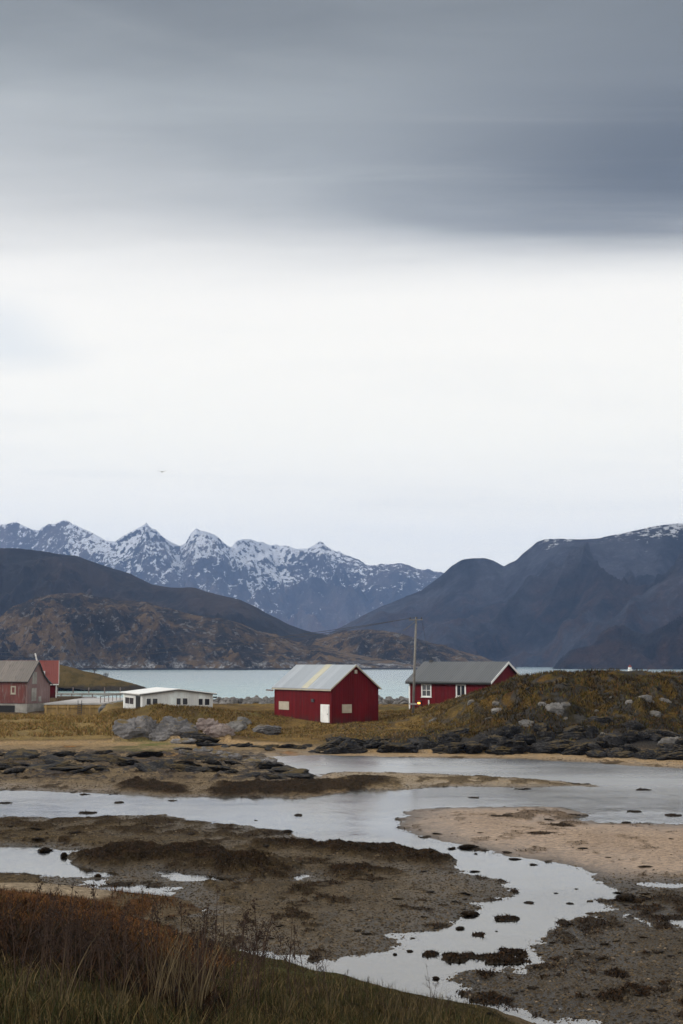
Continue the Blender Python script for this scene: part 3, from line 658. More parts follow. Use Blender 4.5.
# dark shore rocks under the grass, from the boathouse to the right edge
def shoreline(n, pts, key, name, label, group, wpx, hpx, jx=6, jy=2.0):
    p = np.array(pts, float); d = np.concatenate([[0], np.cumsum(np.hypot(*np.diff(p, axis=0).T))])
    for i in range(n):
        s = d[-1] * (i + random.uniform(-.4, .4)) / n; px = np.interp(s, d, p[:, 0]) + random.gauss(0, jx); py = np.interp(s, d, p[:, 1]) + random.uniform(-jy, jy)
        X, Y, Z = hit(px, py); k = Y / F; w = random.uniform(*wpx) * k; h = random.uniform(*hpx) * k
        rock(name, key, (X, Y, Z + h * .05), w, w * random.uniform(.6, .9), h * 1.4, label, group, tilt=.18)
shoreline(16, [(205, 746), (240, 748), (290, 749), (330, 752)], 'rock_dark', 'shore_rock', 'low dark shore rock in the sand below the boathouse', 'dark shore rocks below the boathouse', (6, 13), (2, 4))
shoreline(50, [(332, 750), (380, 749), (440, 749), (500, 748), (560, 750), (620, 754), (700, 757)], 'rock_dark', 'shore_rock', 'black shore rock at the foot of the right hand hill', 'black shore rocks at the foot of the hill', (9, 26), (4, 9), 6, 4)
shoreline(26, [(420, 742), (480, 738), (540, 738), (600, 738), (690, 742)], 'rock_dark', 'shore_rock', 'dark rock standing above the shore rocks of the hill', 'dark rocks above the shore rocks of the hill', (6, 22), (4, 11), 10, 7)
shoreline(44, [(-10, 757), (50, 758), (110, 757), (170, 762), (220, 763), (270, 769), (300, 775), (240, 776), (150, 768), (60, 768), (-10, 770)], 'rock_dark', 'shore_rock', 'dark jagged rock on the low shore at left', 'dark jagged rocks of the low left shore', (6, 26), (2.5, 5), 12, 4)
shoreline(9, [(180, 752), (210, 753), (250, 757), (280, 766)], 'rock_grey', 'shore_rock', 'grey rock among the dark ones of the low left shore', 'grey rocks of the low left shore', (6, 11), (2, 4), 6, 3)
HR = [(555, 712, 13, 9, 'large pale lichen rock on the face of the hill'), (542, 706, 7, 4, 'smaller pale rock up left of the large lichen rock'), (566, 706, 7, 4, 'small pale rock up right of the large lichen rock'),
      (645, 700, 10, 5, 'pale flat rock high on the hill towards the right'), (665, 702, 7, 4, 'pale rock at the right beside the flat one'), (610, 695, 12, 4, 'dark ledge rock just below the hill crest'),
      (527, 726, 9, 6, 'grey rock half way down the hill at left'), (498, 712, 9, 4, 'grey rock in the grass below the red house'), (600, 722, 14, 8, 'broad dark rock in the middle of the hill'),
      (673, 745, 13, 9, 'grey banded rock at the right edge above the shore'), (655, 716, 8, 5, 'small pale rock right of the hill middle'), (472, 703, 6, 3, 'small grey rock in front of the house corner'),
      (545, 735, 12, 7, 'dark rounded rock low on the hill'), (632, 728, 13, 9, 'dark rock face low on the hill towards the right')]
for i, (px, py, w, h, lab) in enumerate(HR):
    X, Y, Z = hit(px, py); k = Y / F
    rock('hill_rock', 'rock_dark' if 'dark' in lab else 'rock_hill', (X, Y + .3, Z - h * k * .1), w * k, w * k * .7, h * k * 1.3, lab, 'rocks on the grassy hill', tilt=.15)
for i in range(46):
    px, py = random.uniform(425, 690), random.uniform(684, 738); X, Y, Z = hit(px, py); k = Y / F; w = random.uniform(1.6, 5.5) * k
    if Y < 134 or Y > 166: continue
    rock('hill_rock', random.choice(['rock_dark', 'rock_hill', 'rock_dark']), (X, Y + .1, Z - w * .12), w, w * .75, w * random.uniform(.5, .8), 'small weathered rock half sunk in the grass of the hill', 'small rocks scattered over the hill', tilt=.25)
# seaweed covered stones in the channels and on the flats
WS = [(468, 846, 12, 4, 'black weed covered stone at the tip of the sand bank'), (452, 851, 5, 1.6, 'small flat weedy stone beside the stone at the sand bank tip'), (430, 851, 4, 1.3, 'tiny weedy stone in the stream left of the sand bank'),
      (626, 896, 15, 7, 'largest weed covered stone on the right stream bank'), (640, 899, 13, 5, 'low brown stone touching the largest weedy stone'), (470, 913, 11, 5, 'dark weedy stone on the tip of the gravel spit'), (460, 931, 5, 3, 'small round weedy stone in the stream'),
      (64, 855, 5, 6, 'upright weedy post stone in the left pool'), (44, 851, 7, 5, 'weed covered boulder at the back of the left pool'), (98, 875, 5, 4, 'small dark stone at the end of the left pool'),
      
      (410, 953, 4, 2, 'tiny weedy stone before the gravel spit'), (395, 956, 3, 2, 'tiniest weedy stone near the gravel spit'), 
      (436, 979, 5, 3, 'small dark stone at the channel fork'), (490, 1013, 4, 3, 'small dark stone low in the right channel'), (287, 831, 7, 3, 'weedy stone at the point of the mud bar'), ]
for (px, py, w, h, lab) in WS:
    X, Y, Z = hit(px, py + h * .5); k = Y / F
    rock('weedy_stone', 'weed', (X, Y, max(Z, 0) + h * k * .15), w * k * .75, w * k * .75 * .8, h * k * 1.15, lab, 'weed covered stones of the tidal flat', 'stone', .08)
for i in range(120):
    reg = random.choice([((240, 500), (868, 940)), ((480, 680), (925, 1015)), ((0, 330), (820, 860)), ((430, 680), (815, 875)), ((400, 590), (880, 960)), ((560, 683), (885, 960))])
    px, py = random.uniform(*reg[0]), random.uniform(*reg[1]); X, Y, Z = hit(px, py); k = Y / F; w = random.uniform(1.5, 5.5) * k
    if kat('near', X, Y): continue
    rock('weed_tuft', 'weed', (X, Y, max(Z, 0) + .01), w, w * .8, w * .32, 'small dark scrap of seaweed lying on the flats or in the stream', 'seaweed scraps on the flats', 'seaweed', .1)

# ------------------------------------------------------------------ blades: grass, heather, tussocks (uncountable)
def blades(name, bx, by, hgt, wid, colr, mat, label, cat, lean=.35, segs=2, z=None):
    n = len(bx); bz = zat(bx, by) if z is None else z
    a = rng.uniform(0, 2 * math.pi, n); l = rng.normal(0, lean, n) * hgt; la = rng.uniform(0, 2 * math.pi, n)
    wx, wy = np.cos(a) * wid / 2, np.sin(a) * wid / 2
    rows = []
    for k in range(segs + 1):
        f = k / segs; off = l * f ** 1.6; cxp = bx + off * np.cos(la); cyp = by + off * np.sin(la); cz = bz - .03 + hgt * f * (1 - .15 * f)
        wk = 1 - f * .92
        rows += [np.stack([cxp - wx * wk, cyp - wy * wk, cz], -1), np.stack([cxp + wx * wk, cyp + wy * wk, cz], -1)]
    Vv = np.stack(rows, 1).reshape(-1, 3); m = 2 * (segs + 1); b = np.arange(n)[:, None] * m
    Fq = np.concatenate([np.concatenate([b + 2 * k, b + 2 * k + 1, b + 2 * k + 3, b + 2 * k + 2], 1) for k in range(segs)])
    cc = np.repeat(colr, m, 0)
    o = link(name, npmesh(name, Vv, Fq, mat, True, cc)); return tag(o, label, cat, kind='stuff')
def pick(n, palette, w): return np.array(palette)[rng.choice(len(palette), n, p=np.array(w) / sum(w))] * rng.uniform(.65, 1.35, (n, 1))

n = 190000
yy = rng.uniform(9, 56, n); xx = (rng.uniform(-.34, .30, n)) * yy
ok = kat('near', xx, yy) & ((kat('tn', xx, yy) < .97 + .08 * fbm(xx * .9, yy * .9, 2) - .22 * rng.uniform(0, 1, n) ** 2) | (kat('hum', xx, yy) + .2 * fbm(xx * .7, yy * .7, 2) > .3)); xx, yy = xx[ok], yy[ok]
hz = (kat('tn', xx, yy) > .33 + .06 * fbm(xx * .5, yy * .5, 2)) & (xx / yy + .03 * fbm(xx * .3, yy * .3, 3) < -.08)
pg = fbm(xx * .45, yy * .45, 3)
gx, gy = xx[~hz], yy[~hz]; c1 = pick(len(gx), [(.028, .029, .008), (.018, .021, .006), (.068, .046, .016), (.125, .09, .042), (.026, .014, .006)], [3.4, 3, 3.4, 2.2, 2])
blades('grass', gx, gy, rng.uniform(.08, .27, len(gx)) * (1 + 1.3 * pg[~hz]) * (1.1 - .35 * kat('tn', gx, gy)), rng.uniform(.008, .018, len(gx)), c1, M['blades'], 'rough autumn grass on the near slope', 'grass', .5)
hx, hy = xx[hz], yy[hz]; slabk = ((hx + 11.4) / 3.6) ** 4 + ((hy - 50.8) / 2.7) ** 2 > .8; hx, hy = hx[slabk], hy[slabk]
tq = sstep(.45, .68, kat('tn', hx, hy) + .15 * fbm(hx * .4, hy * .4, 3))[:, None]; c2 = (.22 + .72 * tq) * pick(len(hx), [(.105, .040, .010), (.045, .019, .008), (.022, .013, .008), (.14, .068, .018), (.045, .040, .013)], [3.0, 3, 3, 1.6, .8])
blades('heather', hx, hy, rng.uniform(.06, .26, len(hx)), rng.uniform(.015, .035, len(hx)), c2, M['blades'], 'rust brown heather and low scrub on the near slope', 'heather', .8)
# tussocks on the far islet
n = 150000; yy = rng.uniform(134, 186, n); xx = ray(rng.uniform(-20, 705, n), 663)[0] * yy
tt = kat('t', xx, yy); dens = fbm(xx * .25, yy * .18, 3); ok = (tt > .16 + .06 * dens) & (dens > -.22) & (zat(xx, yy) > .7)
for (bx, by, gxx, gyy, w, l, bz) in BLDG:
    lx = (xx - bx) * gxx + (yy - by) * gyy; ly = -(xx - bx) * gyy + (yy - by) * gxx; ok &= ~((lx > -.15) & (lx < w + .15) & (ly > -.15) & (ly < l + .15))
xx, yy = xx[ok], yy[ok]; hl = kat('hill', xx, yy)
ca = pick(len(xx), [(.20, .125, .045), (.145, .095, .032), (.085, .080, .022), (.11, .055, .02)], [4, 3, 2, 1.4]); cb = pick(len(xx), [(.105, .066, .017), (.062, .056, .014), (.020, .015, .008), (.12, .055, .016)], [3, 3, 1.5, 1.2]) * (.32 + .58 * sstep(-.2, .2, fbm(xx * .5, yy * .35, 3)))[:, None]
blades('tussock_grass', xx, yy, rng.uniform(.08, .28, len(xx)) * (1 + .9 * (xx < -25) * (yy > 150) + .9 * hl), rng.uniform(.04, .15, len(xx)), np.where((CX + xx / yy * F < 115)[:, None], ca * 1.35, ca) * (1 - hl[:, None]) + cb * hl[:, None], M['blades'], 'dry yellow and brown grass covering the islet', 'grass', 1.0)

n = 330000
D_ = 1 / rng.uniform(1 / 128, 1 / 33, n); yy = D_; xx = rng.uniform(-.27, .27, n) * yy
wk = kat('weed', xx, yy); ok = (rng.uniform(.12, 1, n) < wk) & ~kat('near', xx, yy) & (zat(xx, yy) > -.06); xx, yy = xx[ok], yy[ok]
cw = pick(len(xx), [(.022, .011, .004), (.010, .006, .003), (.040, .018, .006), (.06, .034, .011)], [4, 4.5, 1.6, .4])
blades('seaweed', xx, yy, rng.uniform(.04, .13, len(xx)), rng.uniform(.03, .09, len(xx)), cw, M['blades'], 'brown bladder wrack strewn over the tidal flat', 'seaweed', 1.3)
def pebbles(n):
    yy = 1 / rng.uniform(1 / 128, 1 / 34, n); xx = rng.uniform(-.27, .27, n) * yy; zz = zat(xx, yy)
    ok = ~kat('near', xx, yy) & (zz > -.05) & (kat('t', xx, yy) < .04) & (rng.uniform(0, 1, n) > .985 * kat('sandF', xx, yy)) & (kat('weed', xx, yy) < .6) & ((yy < 100) | (rng.uniform(0, 1, n) < .35)); xx, yy, zz = xx[ok], yy[ok], zz[ok]; n = len(xx)
    s = .010 + .045 * rng.uniform(0, 1, n) ** 4 + .0004 * yy; a = rng.uniform(0, 6.28, n); ca, sa = np.cos(a), np.sin(a); ex = rng.uniform(.7, 1.6, n)
    base = np.array([(1, 0, 0), (.2, .8, .1), (-.9, .3, 0), (-.5, -.7, .1), (.5, -.8, 0), (.05, 0, .62)]); Vv = np.empty((n, 6, 3))
    for i, (bx, by, bz) in enumerate(base):
        lx, ly = bx * s * ex, by * s; Vv[:, i] = np.stack([xx + lx * ca - ly * sa, yy + lx * sa + ly * ca, zz - .01 + bz * s], -1)
    F_ = np.array([(0, 1, 5), (1, 2, 5), (2, 3, 5), (3, 4, 5), (4, 0, 5)]); Fx = (np.arange(n)[:, None, None] * 6 + F_[None]).reshape(-1, 3)
    cc = np.repeat(pick(n, [(.070, .050, .028), (.036, .026, .015), (.14, .105, .07), (.015, .011, .007)], [4, 4, .4, 2.6]), 6, 0)
    o = link('pebbles', npmesh('pebbles', Vv.reshape(-1, 3), Fx, M['blades'], False, cc)); tag(o, 'pebbles and shell grit covering the tidal flat', 'gravel', kind='stuff')
pebbles(190000)

# ------------------------------------------------------------------ near weeds
def weed_variant(seed):
    rs = random.Random(seed); st = MB(); hd = MB(); hh = rs.uniform(.75, 1.05); lx, ly = rs.gauss(0, .10), rs.gauss(0, .10)
    def P(f): return Vector((lx * f * f, ly * f * f, hh * f))
    st.tube([P(i / 6) for i in range(7)], [.008 - .005 * i / 6 for i in range(7)], 5)
    def clump(p, r):
        for _ in range(9):
            q = p + Vector((rs.gauss(0, r * .5), rs.gauss(0, r * .5), rs.gauss(0, r * .8))); s = r * rs.uniform(.25, .5)
            d = [Vector((rs.gauss(0, 1), rs.gauss(0, 1), rs.gauss(0, 1))).normalized() * s for _ in range(4)]
            hd.add([q + e for e in d], [(0, 1, 2), (0, 2, 3), (0, 3, 1), (1, 3, 2)])
    for k in range(rs.randint(5, 9)):
        f = rs.uniform(.35, .95); a = rs.uniform(0, 6.28); ln = rs.uniform(.06, .22) * (1.2 - f); p = P(f); q = p + Vector((math.cos(a) * ln, math.sin(a) * ln, ln * rs.uniform(.7, 1.6)))
        st.tube([p, (p + q) / 2 + Vector((0, 0, -.01)), q], [.0045, .0035, .002], 4); clump(q, .030)
        if rs.random() < .7: clump(p.lerp(q, .6), .022)
    clump(P(1), .03); clump(P(.93), .026)
    return st.mesh('weed_stem', M['weed_stem']), hd.mesh('weed_seed_heads', M['weed_head'])
M['weed_stem'] = plain('dry_stem', (.050, .028, .018), .85, .3, 8); M['weed_head'] = plain('seed_heads', (.030, .016, .011), .9, .4, 20)
WV = [weed_variant(s) for s in range(6)]
spots = []
for _ in range(46): spots.append((random.uniform(0, 215), random.uniform(962, 1002), 'left'))
for _ in range(34): spots.append((random.gauss(240, 38), random.uniform(985, 1010), 'mid'))
for _ in range(10): spots.append((random.uniform(290, 480), random.uniform(1000, 1024), 'right'))
LB = {'left': ('brown dry weed stalk with dark seed heads on the rusty heather', 'dry weed stalks on the heather'), 'mid': ('brown dry weed stalk with dark seed heads at the grass edge by the narrow channel', 'dry weed stalks by the narrow channel'), 'right': ('thin dry weed stalk on the grass edge at the bottom of the stream', 'thin weed stalks at the bottom grass edge')}
for (px, py, k) in spots:
    X, Y, Z = hit(px, py); s = random.uniform(.6, 1.05) * (.8 if k == 'right' else 1.25 if k == 'mid' else 1.1)
    a, b = random.choice(WV); o = link('weed_stalk', a, None, (X, Y, Z - .03)); o.scale = (s, s, s); o.rotation_euler = (random.gauss(0, .08), random.gauss(0, .08), random.uniform(0, 6.28))
    tag(o, LB[k][0], 'weed', LB[k][1]); link('seed_heads', b, o)
def tall_grass(seed):
    rs = np.random.default_rng(seed); n = 22; a = rs.uniform(0, 6.28, n); r = rs.uniform(0, .12, n); h_ = rs.uniform(.5, 1.1, n); ln = rs.uniform(.1, .45, n) * h_; w = rs.uniform(.004, .008, n)
    V_, F_ = [], []
    for i in range(n):
        p0 = Vector((r[i] * math.cos(a[i]), r[i] * math.sin(a[i]), 0)); sd = Vector((-math.sin(a[i] + .8), math.cos(a[i] + .8), 0)) * w[i]; b = len(V_)
        for k in range(5):
            f = k / 4; p = p0 + Vector((math.cos(a[i]), math.sin(a[i]), 0)) * ln[i] * f ** 1.7 + Vector((0, 0, h_[i] * (f - .12 * f * f))); wk = 1 - .85 * f
            V_ += [p - sd * wk, p + sd * wk]
        F_ += [(b + 2 * k, b + 2 * k + 1, b + 2 * k + 3, b + 2 * k + 2) for k in range(4)]
    return npmesh('tall_grass', np.array(V_), np.array(F_), M['straw'])
M['straw'] = plain('straw', (.13, .095, .048), .85, .45, 6)
TG = [tall_grass(s) for s in range(3)]
for (px, py) in [(163, 1000), (182, 985), (196, 1012), (150, 1018), (176, 1020), (205, 1000), (118, 1015), (330, 1012), (392, 1018), (405, 1022), (240, 1010), (60, 1012), (20, 1000), (285, 1018), (435, 1022), (420, 1019)]:
    X, Y, Z = hit(px, py); o = link('tall_grass_clump', random.choice(TG), None, (X, Y, Z - .03)); s = random.uniform(.7, 1.1) * (1.1 if 140 < px < 210 else .7); o.scale = (s, s, s); o.rotation_euler = (0, 0, random.uniform(0, 6))
    tag(o, 'straw coloured clump of tall dry grass standing above the near slope', 'grass clump', 'straw coloured clumps of tall grass')

# ------------------------------------------------------------------ buildings
class House:
    """gable on local y = 0 facing -y, long wall on local x = 0 facing -x"""
    def __init__(s, name, label, cat, px, Y, base, G, W, L):
        s.x, s.y = float(ray(px, 663)[0] * Y), Y; s.base = base; n = math.hypot(*G); s.G = (G[0] / n, G[1] / n); s.W, s.L = W, L
        s.root = empty(name, (s.x, Y, base), math.atan2(G[1], G[0])); tag(s.root, label, cat)
    def proj(s, px, py, plane):
        a, b = ray(px, py); gx, gy = s.G; lx, ly = -gy, gx
        # point on wall: (x,y)+t*(d) ; ray x = a*Y
        d = (gx, gy) if plane == 'gable' else (lx, ly)
        t = (a * s.y - s.x) / (d[0] - a * d[1]); Yw = s.y + t * d[1]
        return float(t), float(H + b * Yw - s.base)
    def rect(s, plane, px0, py0, px1, py1):
        a, z1 = s.proj(px0, py0, plane); b, _ = s.proj(px1, py0, plane); _, z0 = s.proj((px0 + px1) / 2, py1, plane); _, z1 = s.proj((px0 + px1) / 2, py0, plane)
        return min(a, b), z0, max(a, b), z1
    def slab(s, name, plane, r, d0, d1, mat, parent=None):
        """a board on a wall: r = (a0, z0, a1, z1), from d0 to d1 proud of the wall"""
        a0, z0, a1, z1 = r; m = MB()
        if plane == 'gable': m.box(a0, -d1, z0, a1, -d0, z1)
        else: m.box(-d1, a0, z0, -d0, a1, z1)
        return m.build(name, mat, parent or s.root)
    def window(s, plane, r, fr='white', cols=2, rows=1, fw=.10, sill=True):
        a0, z0, a1, z1 = r; m = MB()
        def bx(p0, q0, p1, q1, d0, d1):
            m.box(p0, -d1, q0, p1, -d0, q1) if plane == 'gable' else m.box(-d1, p0, q0, -d0, p1, q1)
        bx(a0, z0, a0 + fw, z1, -.02, .07); bx(a1 - fw, z0, a1, z1, -.02, .07); bx(a0 + fw, z1 - fw, a1 - fw, z1, -.02, .07); bx(a0 + fw, z0, a1 - fw, z0 + fw, -.02, .07)
        for k in range(1, cols): c = a0 + (a1 - a0) * k / cols; bx(c - .035, z0 + fw, c + .035, z1 - fw, -.01, .06)
        for k in range(1, rows): c = z0 + (z1 - z0) * k / rows; bx(a0 + fw, c - .03, a1 - fw, c + .03, -.012, .055)
        w = m.build('window', M[fr], s.root)
        s.slab('pane', plane, (a0 + fw, z0 + fw, a1 - fw, z1 - fw), .004, .02, M['glass'], w)
        if sill: s.slab('sill', plane, (a0 - .06, z0 - .07, a1 + .06, z0 - .002), .0, .12, M[fr], w)
        return w
    def wall(s, outline, mat, y0=0.0, name='wall'):
        return MB().prism(outline, 'y', y0, s.L).build(name, mat, s.root)
    def roof(s, prof, th, oh, mat, name='roof', y0=None, y1=None):
        """prof: polyline (x,z) over the gable, made into a slab th thick"""
        up = [(x_, z_ + th) for x_, z_ in prof]
        return MB().prism(list(prof) + up[::-1], 'y', -oh if y0 is None else y0, s.L + oh if y1 is None else y1).build(name, mat, s.root)
    def barge(s, prof, y, mat, w=.24, t=.05, z_off=0.0):
        m = MB()
        for (a, b) in zip(prof[:-1], prof[1:]):
            m.add([(a[0], y - t, a[1] - w + z_off), (b[0], y - t, b[1] - w + z_off), (b[0], y - t, b[1] + z_off), (a[0], y - t, a[1] + z_off), (a[0], y, a[1] - w + z_off), (b[0], y, b[1] - w + z_off), (b[0], y, b[1] + z_off), (a[0], y, a[1] + z_off)],
                  [(0, 1, 2, 3), (4, 7, 6, 5), (0, 4, 5, 1), (3, 2, 6, 7), (0, 3, 7, 4), (1, 5, 6, 2)])
        return m.build('bargeboard', M[mat], s.root)

# --- red boathouse
b = House('red_boathouse', 'bright red boathouse with pale corrugated roof and white door', 'boathouse', 331.5, 160, 1.75, (.85, .525), 6.2, 13)
E, Rg, W = 4.0, 6.45, 6.2
b.wall([(0, -1), (W, -1), (W, E), (W / 2, Rg), (0, E)], M['red'])
sl = (Rg - E) / (W / 2); oh = .28
prof = [(-oh, E - oh * sl + .02), (W / 2, Rg + .02), (W + oh, E - oh * sl + .02)]
b.roof(prof, .09, .25, M['roof_zinc'])
def on_roof(house, yy0, yy1, mat, name):
    q = [(x_, z_ + .094) for x_, z_ in prof[:2]]; return MB().prism(q + [(x_, z_ + .02) for x_, z_ in q[::-1]], 'y', yy0, yy1).build(name, mat, house.root)
on_roof(b, 4.9, 6.3, M['roof_light'], 'roof_panel')
b.slab('eave_board', 'long', (-.27, E - oh * sl - .14, 13.26, E - oh * sl + .018), .24, .29, M['boarded'])
b.barge([(x_, z_ + .09) for x_, z_ in prof], -.255, 'boarded', .18)
b.slab('door_leaf', 'long', b.rect('long', 321, 705.5, 329, 722.5), .01, .08, M['white'])['label'] = 'plain white door'
dr = [c for c in b.root.children if c.name.startswith('door_leaf')][0]; dr.name = 'door'
r_ = b.rect('long', 321, 705.5, 329, 722.5); b.slab('handle', 'long', (r_[0] + .12, (r_[1] + r_[3]) / 2 - .05, r_[0] + .2, (r_[1] + r_[3]) / 2 + .05), .081, .13, M['dark_metal'], dr)
b.slab('door_frame', 'long', (r_[0] - .1, r_[1], r_[2] + .1, r_[3] + .12), .0, .008, M['white'])
for pl, q in (('long', (279.5, 702, 289, 709)), ('gable', (342.5, 705, 351, 712.3))):
    w = b.slab('boarded_window', pl, b.rect(pl, *q), .005, .05, M['boarded']); a0, z0, a1, z1 = b.rect(pl, *q)
    m_ = MB()
    for (p0, q0, p1, q1) in ((a0 - .07, z0 - .07, a0, z1 + .07), (a1, z0 - .07, a1 + .07, z1 + .07), (a0, z1, a1, z1 + .07), (a0, z0 - .07, a1, z0)):
        m_.box(p0, -.06, q0, p1, 0, q1) if pl == 'gable' else m_.box(-.06, p0, q0, 0, p1, q1)
    m_.build('frame', M['boarded'], w)
for (x0, y0) in ((-.03, -.03), (W - .12, -.03), (-.03, 12.9)): MB().box(x0, y0, -.9, x0 + .15, y0 + .15, E - .12).build('corner_board', M['red'], b.root)
q = b.rect('gable', 354, 670, 356.5, 673.5); lm = b.slab('gable_lamp', 'gable', q, .0, .18, M['boarded'])
q = b.rect('long', 312, 699, 314.5, 702); b.slab('wall_box', 'long', q, 0, .15, M['dark_metal'])
m_ = MB().bar((-.25, 13.0, E - .5), (-.6, 14.0, E - .45), .15); m_.build('beam_end', M['grey_wood'], b.root)

# --- red house with dark roof
b = House('red_house', 'dark red house with grey roof and white bargeboards behind the hill', 'house', 490, 176, 2.3, (.6, .8), 7.8, 12)
E, Rg, W = 3.95, 6.2, 7.8; sl = (Rg - E) / (W / 2); oh = .4
b.wall([(0, -1), (W, -1), (W, E), (W / 2, Rg), (0, E)], M['red_house'])
prof = [(-oh, E - oh * sl + .02), (W / 2, Rg + .02), (W + oh, E - oh * sl + .02)]
b.roof(prof, .16, .35, M['roof_slate'])
b.barge([(x_, z_ + .17) for x_, z_ in prof], -.355, 'white', .30)
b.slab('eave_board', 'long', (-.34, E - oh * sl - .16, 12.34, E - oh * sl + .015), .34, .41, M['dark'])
b.window('long', b.rect('long', 421.5, 683.5, 431.5, 697), cols=2, rows=2, fw=.16)
b.window('long', b.rect('long', 456, 684, 466, 697), cols=2, rows=1, fw=.18)
MB().box(-.05, 11.86, -.9, .12, 12.05, E - .2).build('corner_board', M['white'], b.root)
lb = b.slab('wall_lamp', 'long', b.rect('long', 418, 700.5, 421.5, 705.5), 0, .16, M['orange_lamp_body']); b.slab('bulb', 'long', b.rect('long', 418.8, 702.3, 420.8, 703.9), .162, .28, M['lamp'], lb)
q = b.rect('long', 428.5, 700, 429.5, 706); b.slab('downpipe', 'long', q, 0, .1, M['white'])
MB().box(W / 2 - .2, 11.0, Rg - .1, W / 2 + .2, 11.4, Rg + .4).build('roof_bracket', M['dark_metal'], b.root)
house_tip = b.root

# --- white flat cabin
b = House('white_cabin', 'long low white cabin with shallow pale roof and paired windows', 'cabin', 143, 186, 2.0, (.94, .342), 9.4, 12.5)
E, Rg, W = 2.45, 3.02, 9.4
b.wall([(0, -1), (W, -1), (W, E), (W / 2, Rg), (0, E)], M['white_boards'])
sl = (Rg - E) / (W / 2); oh = .45; prof = [(-oh, E - oh * sl + .02), (W / 2, Rg + .02), (W + oh, E - oh * sl + .02)]
b.roof(prof, .12, .3, M['roof_white'])
b.barge([(x_, z_ + .02) for x_, z_ in prof], -.30, 'dark_metal', .12, .04)
for q in ((146, 698, 151.3, 705.2), (152.2, 698, 158, 705.2), (176, 697.8, 181.2, 705.2), (182.2, 697.8, 188, 705.2), (198, 698.3, 203.2, 705.6), (204.2, 698.3, 210, 705.6)):
    b.window('gable', b.rect('gable', *q), cols=1, fw=.07, sill=False)
b.window('long', b.rect('long', 125.5, 697, 134, 704.5), cols=2, fw=.08, sill=False)
b.slab('door', 'long', b.rect('long', 136, 696, 140.5, 711), .0, .03, M['dark'])  # near-black sheet standing in for the shade inside the open entry
MB().box(W + .05, -.2, 1.9, W + .5, .1, 2.1).build('vent', M['dark_metal'], b.root)

# --- weathered barn on the quay
b = House('weathered_barn', 'weathered grey and faded red waterside barn with sagging roof', 'barn', 28, 225, .9, (.3, .954), 7.2, 16)
E, Rg, W, ER = 5.0, 7.85, 7.2, 4.3
curve = [(3.05, Rg), (3.6, 7.3), (4.3, 6.4), (5.1, 5.55), (6.1, 4.85), (7.2, ER)]
b.wall([(0, 1.25), (W, 1.25), (W, ER - .05)] + [(x_, z_ - .05) for x_, z_ in curve[::-1][1:]] + [(0, E)], M['barn_gable'])
MB().box(-.035, .3, 1.3, -.004, 16, E - .1).build('red_cladding', M['red_worn'], b.root)
MB().box(.05, .05, -.4, W - .05, 15.9, 1.25).build('stone_base', M['concrete'], b.root)
MB().box(-.02, 2.2, -.3, .048, 15.8, .95).build('undercroft_shade', M['dark'], b.root)  # near-black sheet painted as the shade of the void below the barn
prof = [(-.4, E - .37)] + [(x_, z_ + .02) for x_, z_ in curve] + [(7.55, ER - .15)]
b.roof(prof, .12, .25, M['roof_weather'])
b.barge([(x_, z_ + .02) for x_, z_ in prof], -.251, 'dark_metal', .18)
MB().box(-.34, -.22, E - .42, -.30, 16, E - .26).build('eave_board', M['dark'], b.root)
b.slab('loft_hatch', 'gable', b.rect('gable', 32.4, 672, 36.8, 684), .0, .05, M['concrete'])
b.slab('door', 'gable', b.rect('gable', 31.5, 688, 36.3, 701), .0, .05, M['concrete'])
b.slab('shutter', 'gable', b.rect('gable', 38.2, 696.5, 41, 701.5), .0, .05, M['concrete'])
b.window('long', b.rect('long', 11, 686, 16, 694), 'boarded', cols=1, fw=.2)

# --- red house with red roof behind the barn
b = House('red_roofed_house', 'small red house with bright red roof behind the weathered barn', 'house', 57, 250, 2.55, (-.2, .98), 7.0, 9.0)
E, Rg, W = 2.75, 6.25, 7.0; sl = (Rg - E) / (W / 2); oh = .45
b.wall([(0, -.6), (W, -.6), (W, E), (W / 2, Rg), (0, E)], M['red'])
prof = [(-oh, E - oh * sl + .02), (W / 2, Rg + .02), (W + oh, E - oh * sl + .02)]
b.roof(prof, .14, .35, M['roof_red']); b.barge([(x_, z_ + .12) for x_, z_ in prof], -.355, 'white', .2)
b.slab('gutter', 'long', (-.36, E - oh * sl - .18, 9.3, E - oh * sl + .01), .40, .52, M['white'])
MB().box(-.05, -.05, -.5, .12, .14, E - .3).build('corner_board', M['white'], b.root)
k0 = (1.4, 1.4 * sl + E); MB().box(.9, 2.0, .9 * sl + E + .1, 1.5, 3.0, 1.5 * sl + E + .3).build('roof_hatch', M['white'], b.root)
MB().tube([(3.4, 3.4, Rg - .2), (3.2, 3.8, Rg + 1.4)], .13, 8).build('flue_pipe', M['white'], b.root)

# --- pale roofed shed at the right edge
X, Y, Z = at(686, 694, 186); b = House('boat_shed', 'low shed with pale roof at the right end of the hill', 'shed', 675, 178, 3.2, (.98, .2), 5.0, 4.0)
b.wall([(0, -1.5), (5, -1.5), (5, 1.6), (0, 1.7)], M['grey_wood']); b.roof([(-.3, 1.72), (5.3, 1.62)], .12, .3, M['roof_white']); b.slab('door', 'gable', (1.6, 0, 2.6, 1.5), 0, .04, M['dark'])

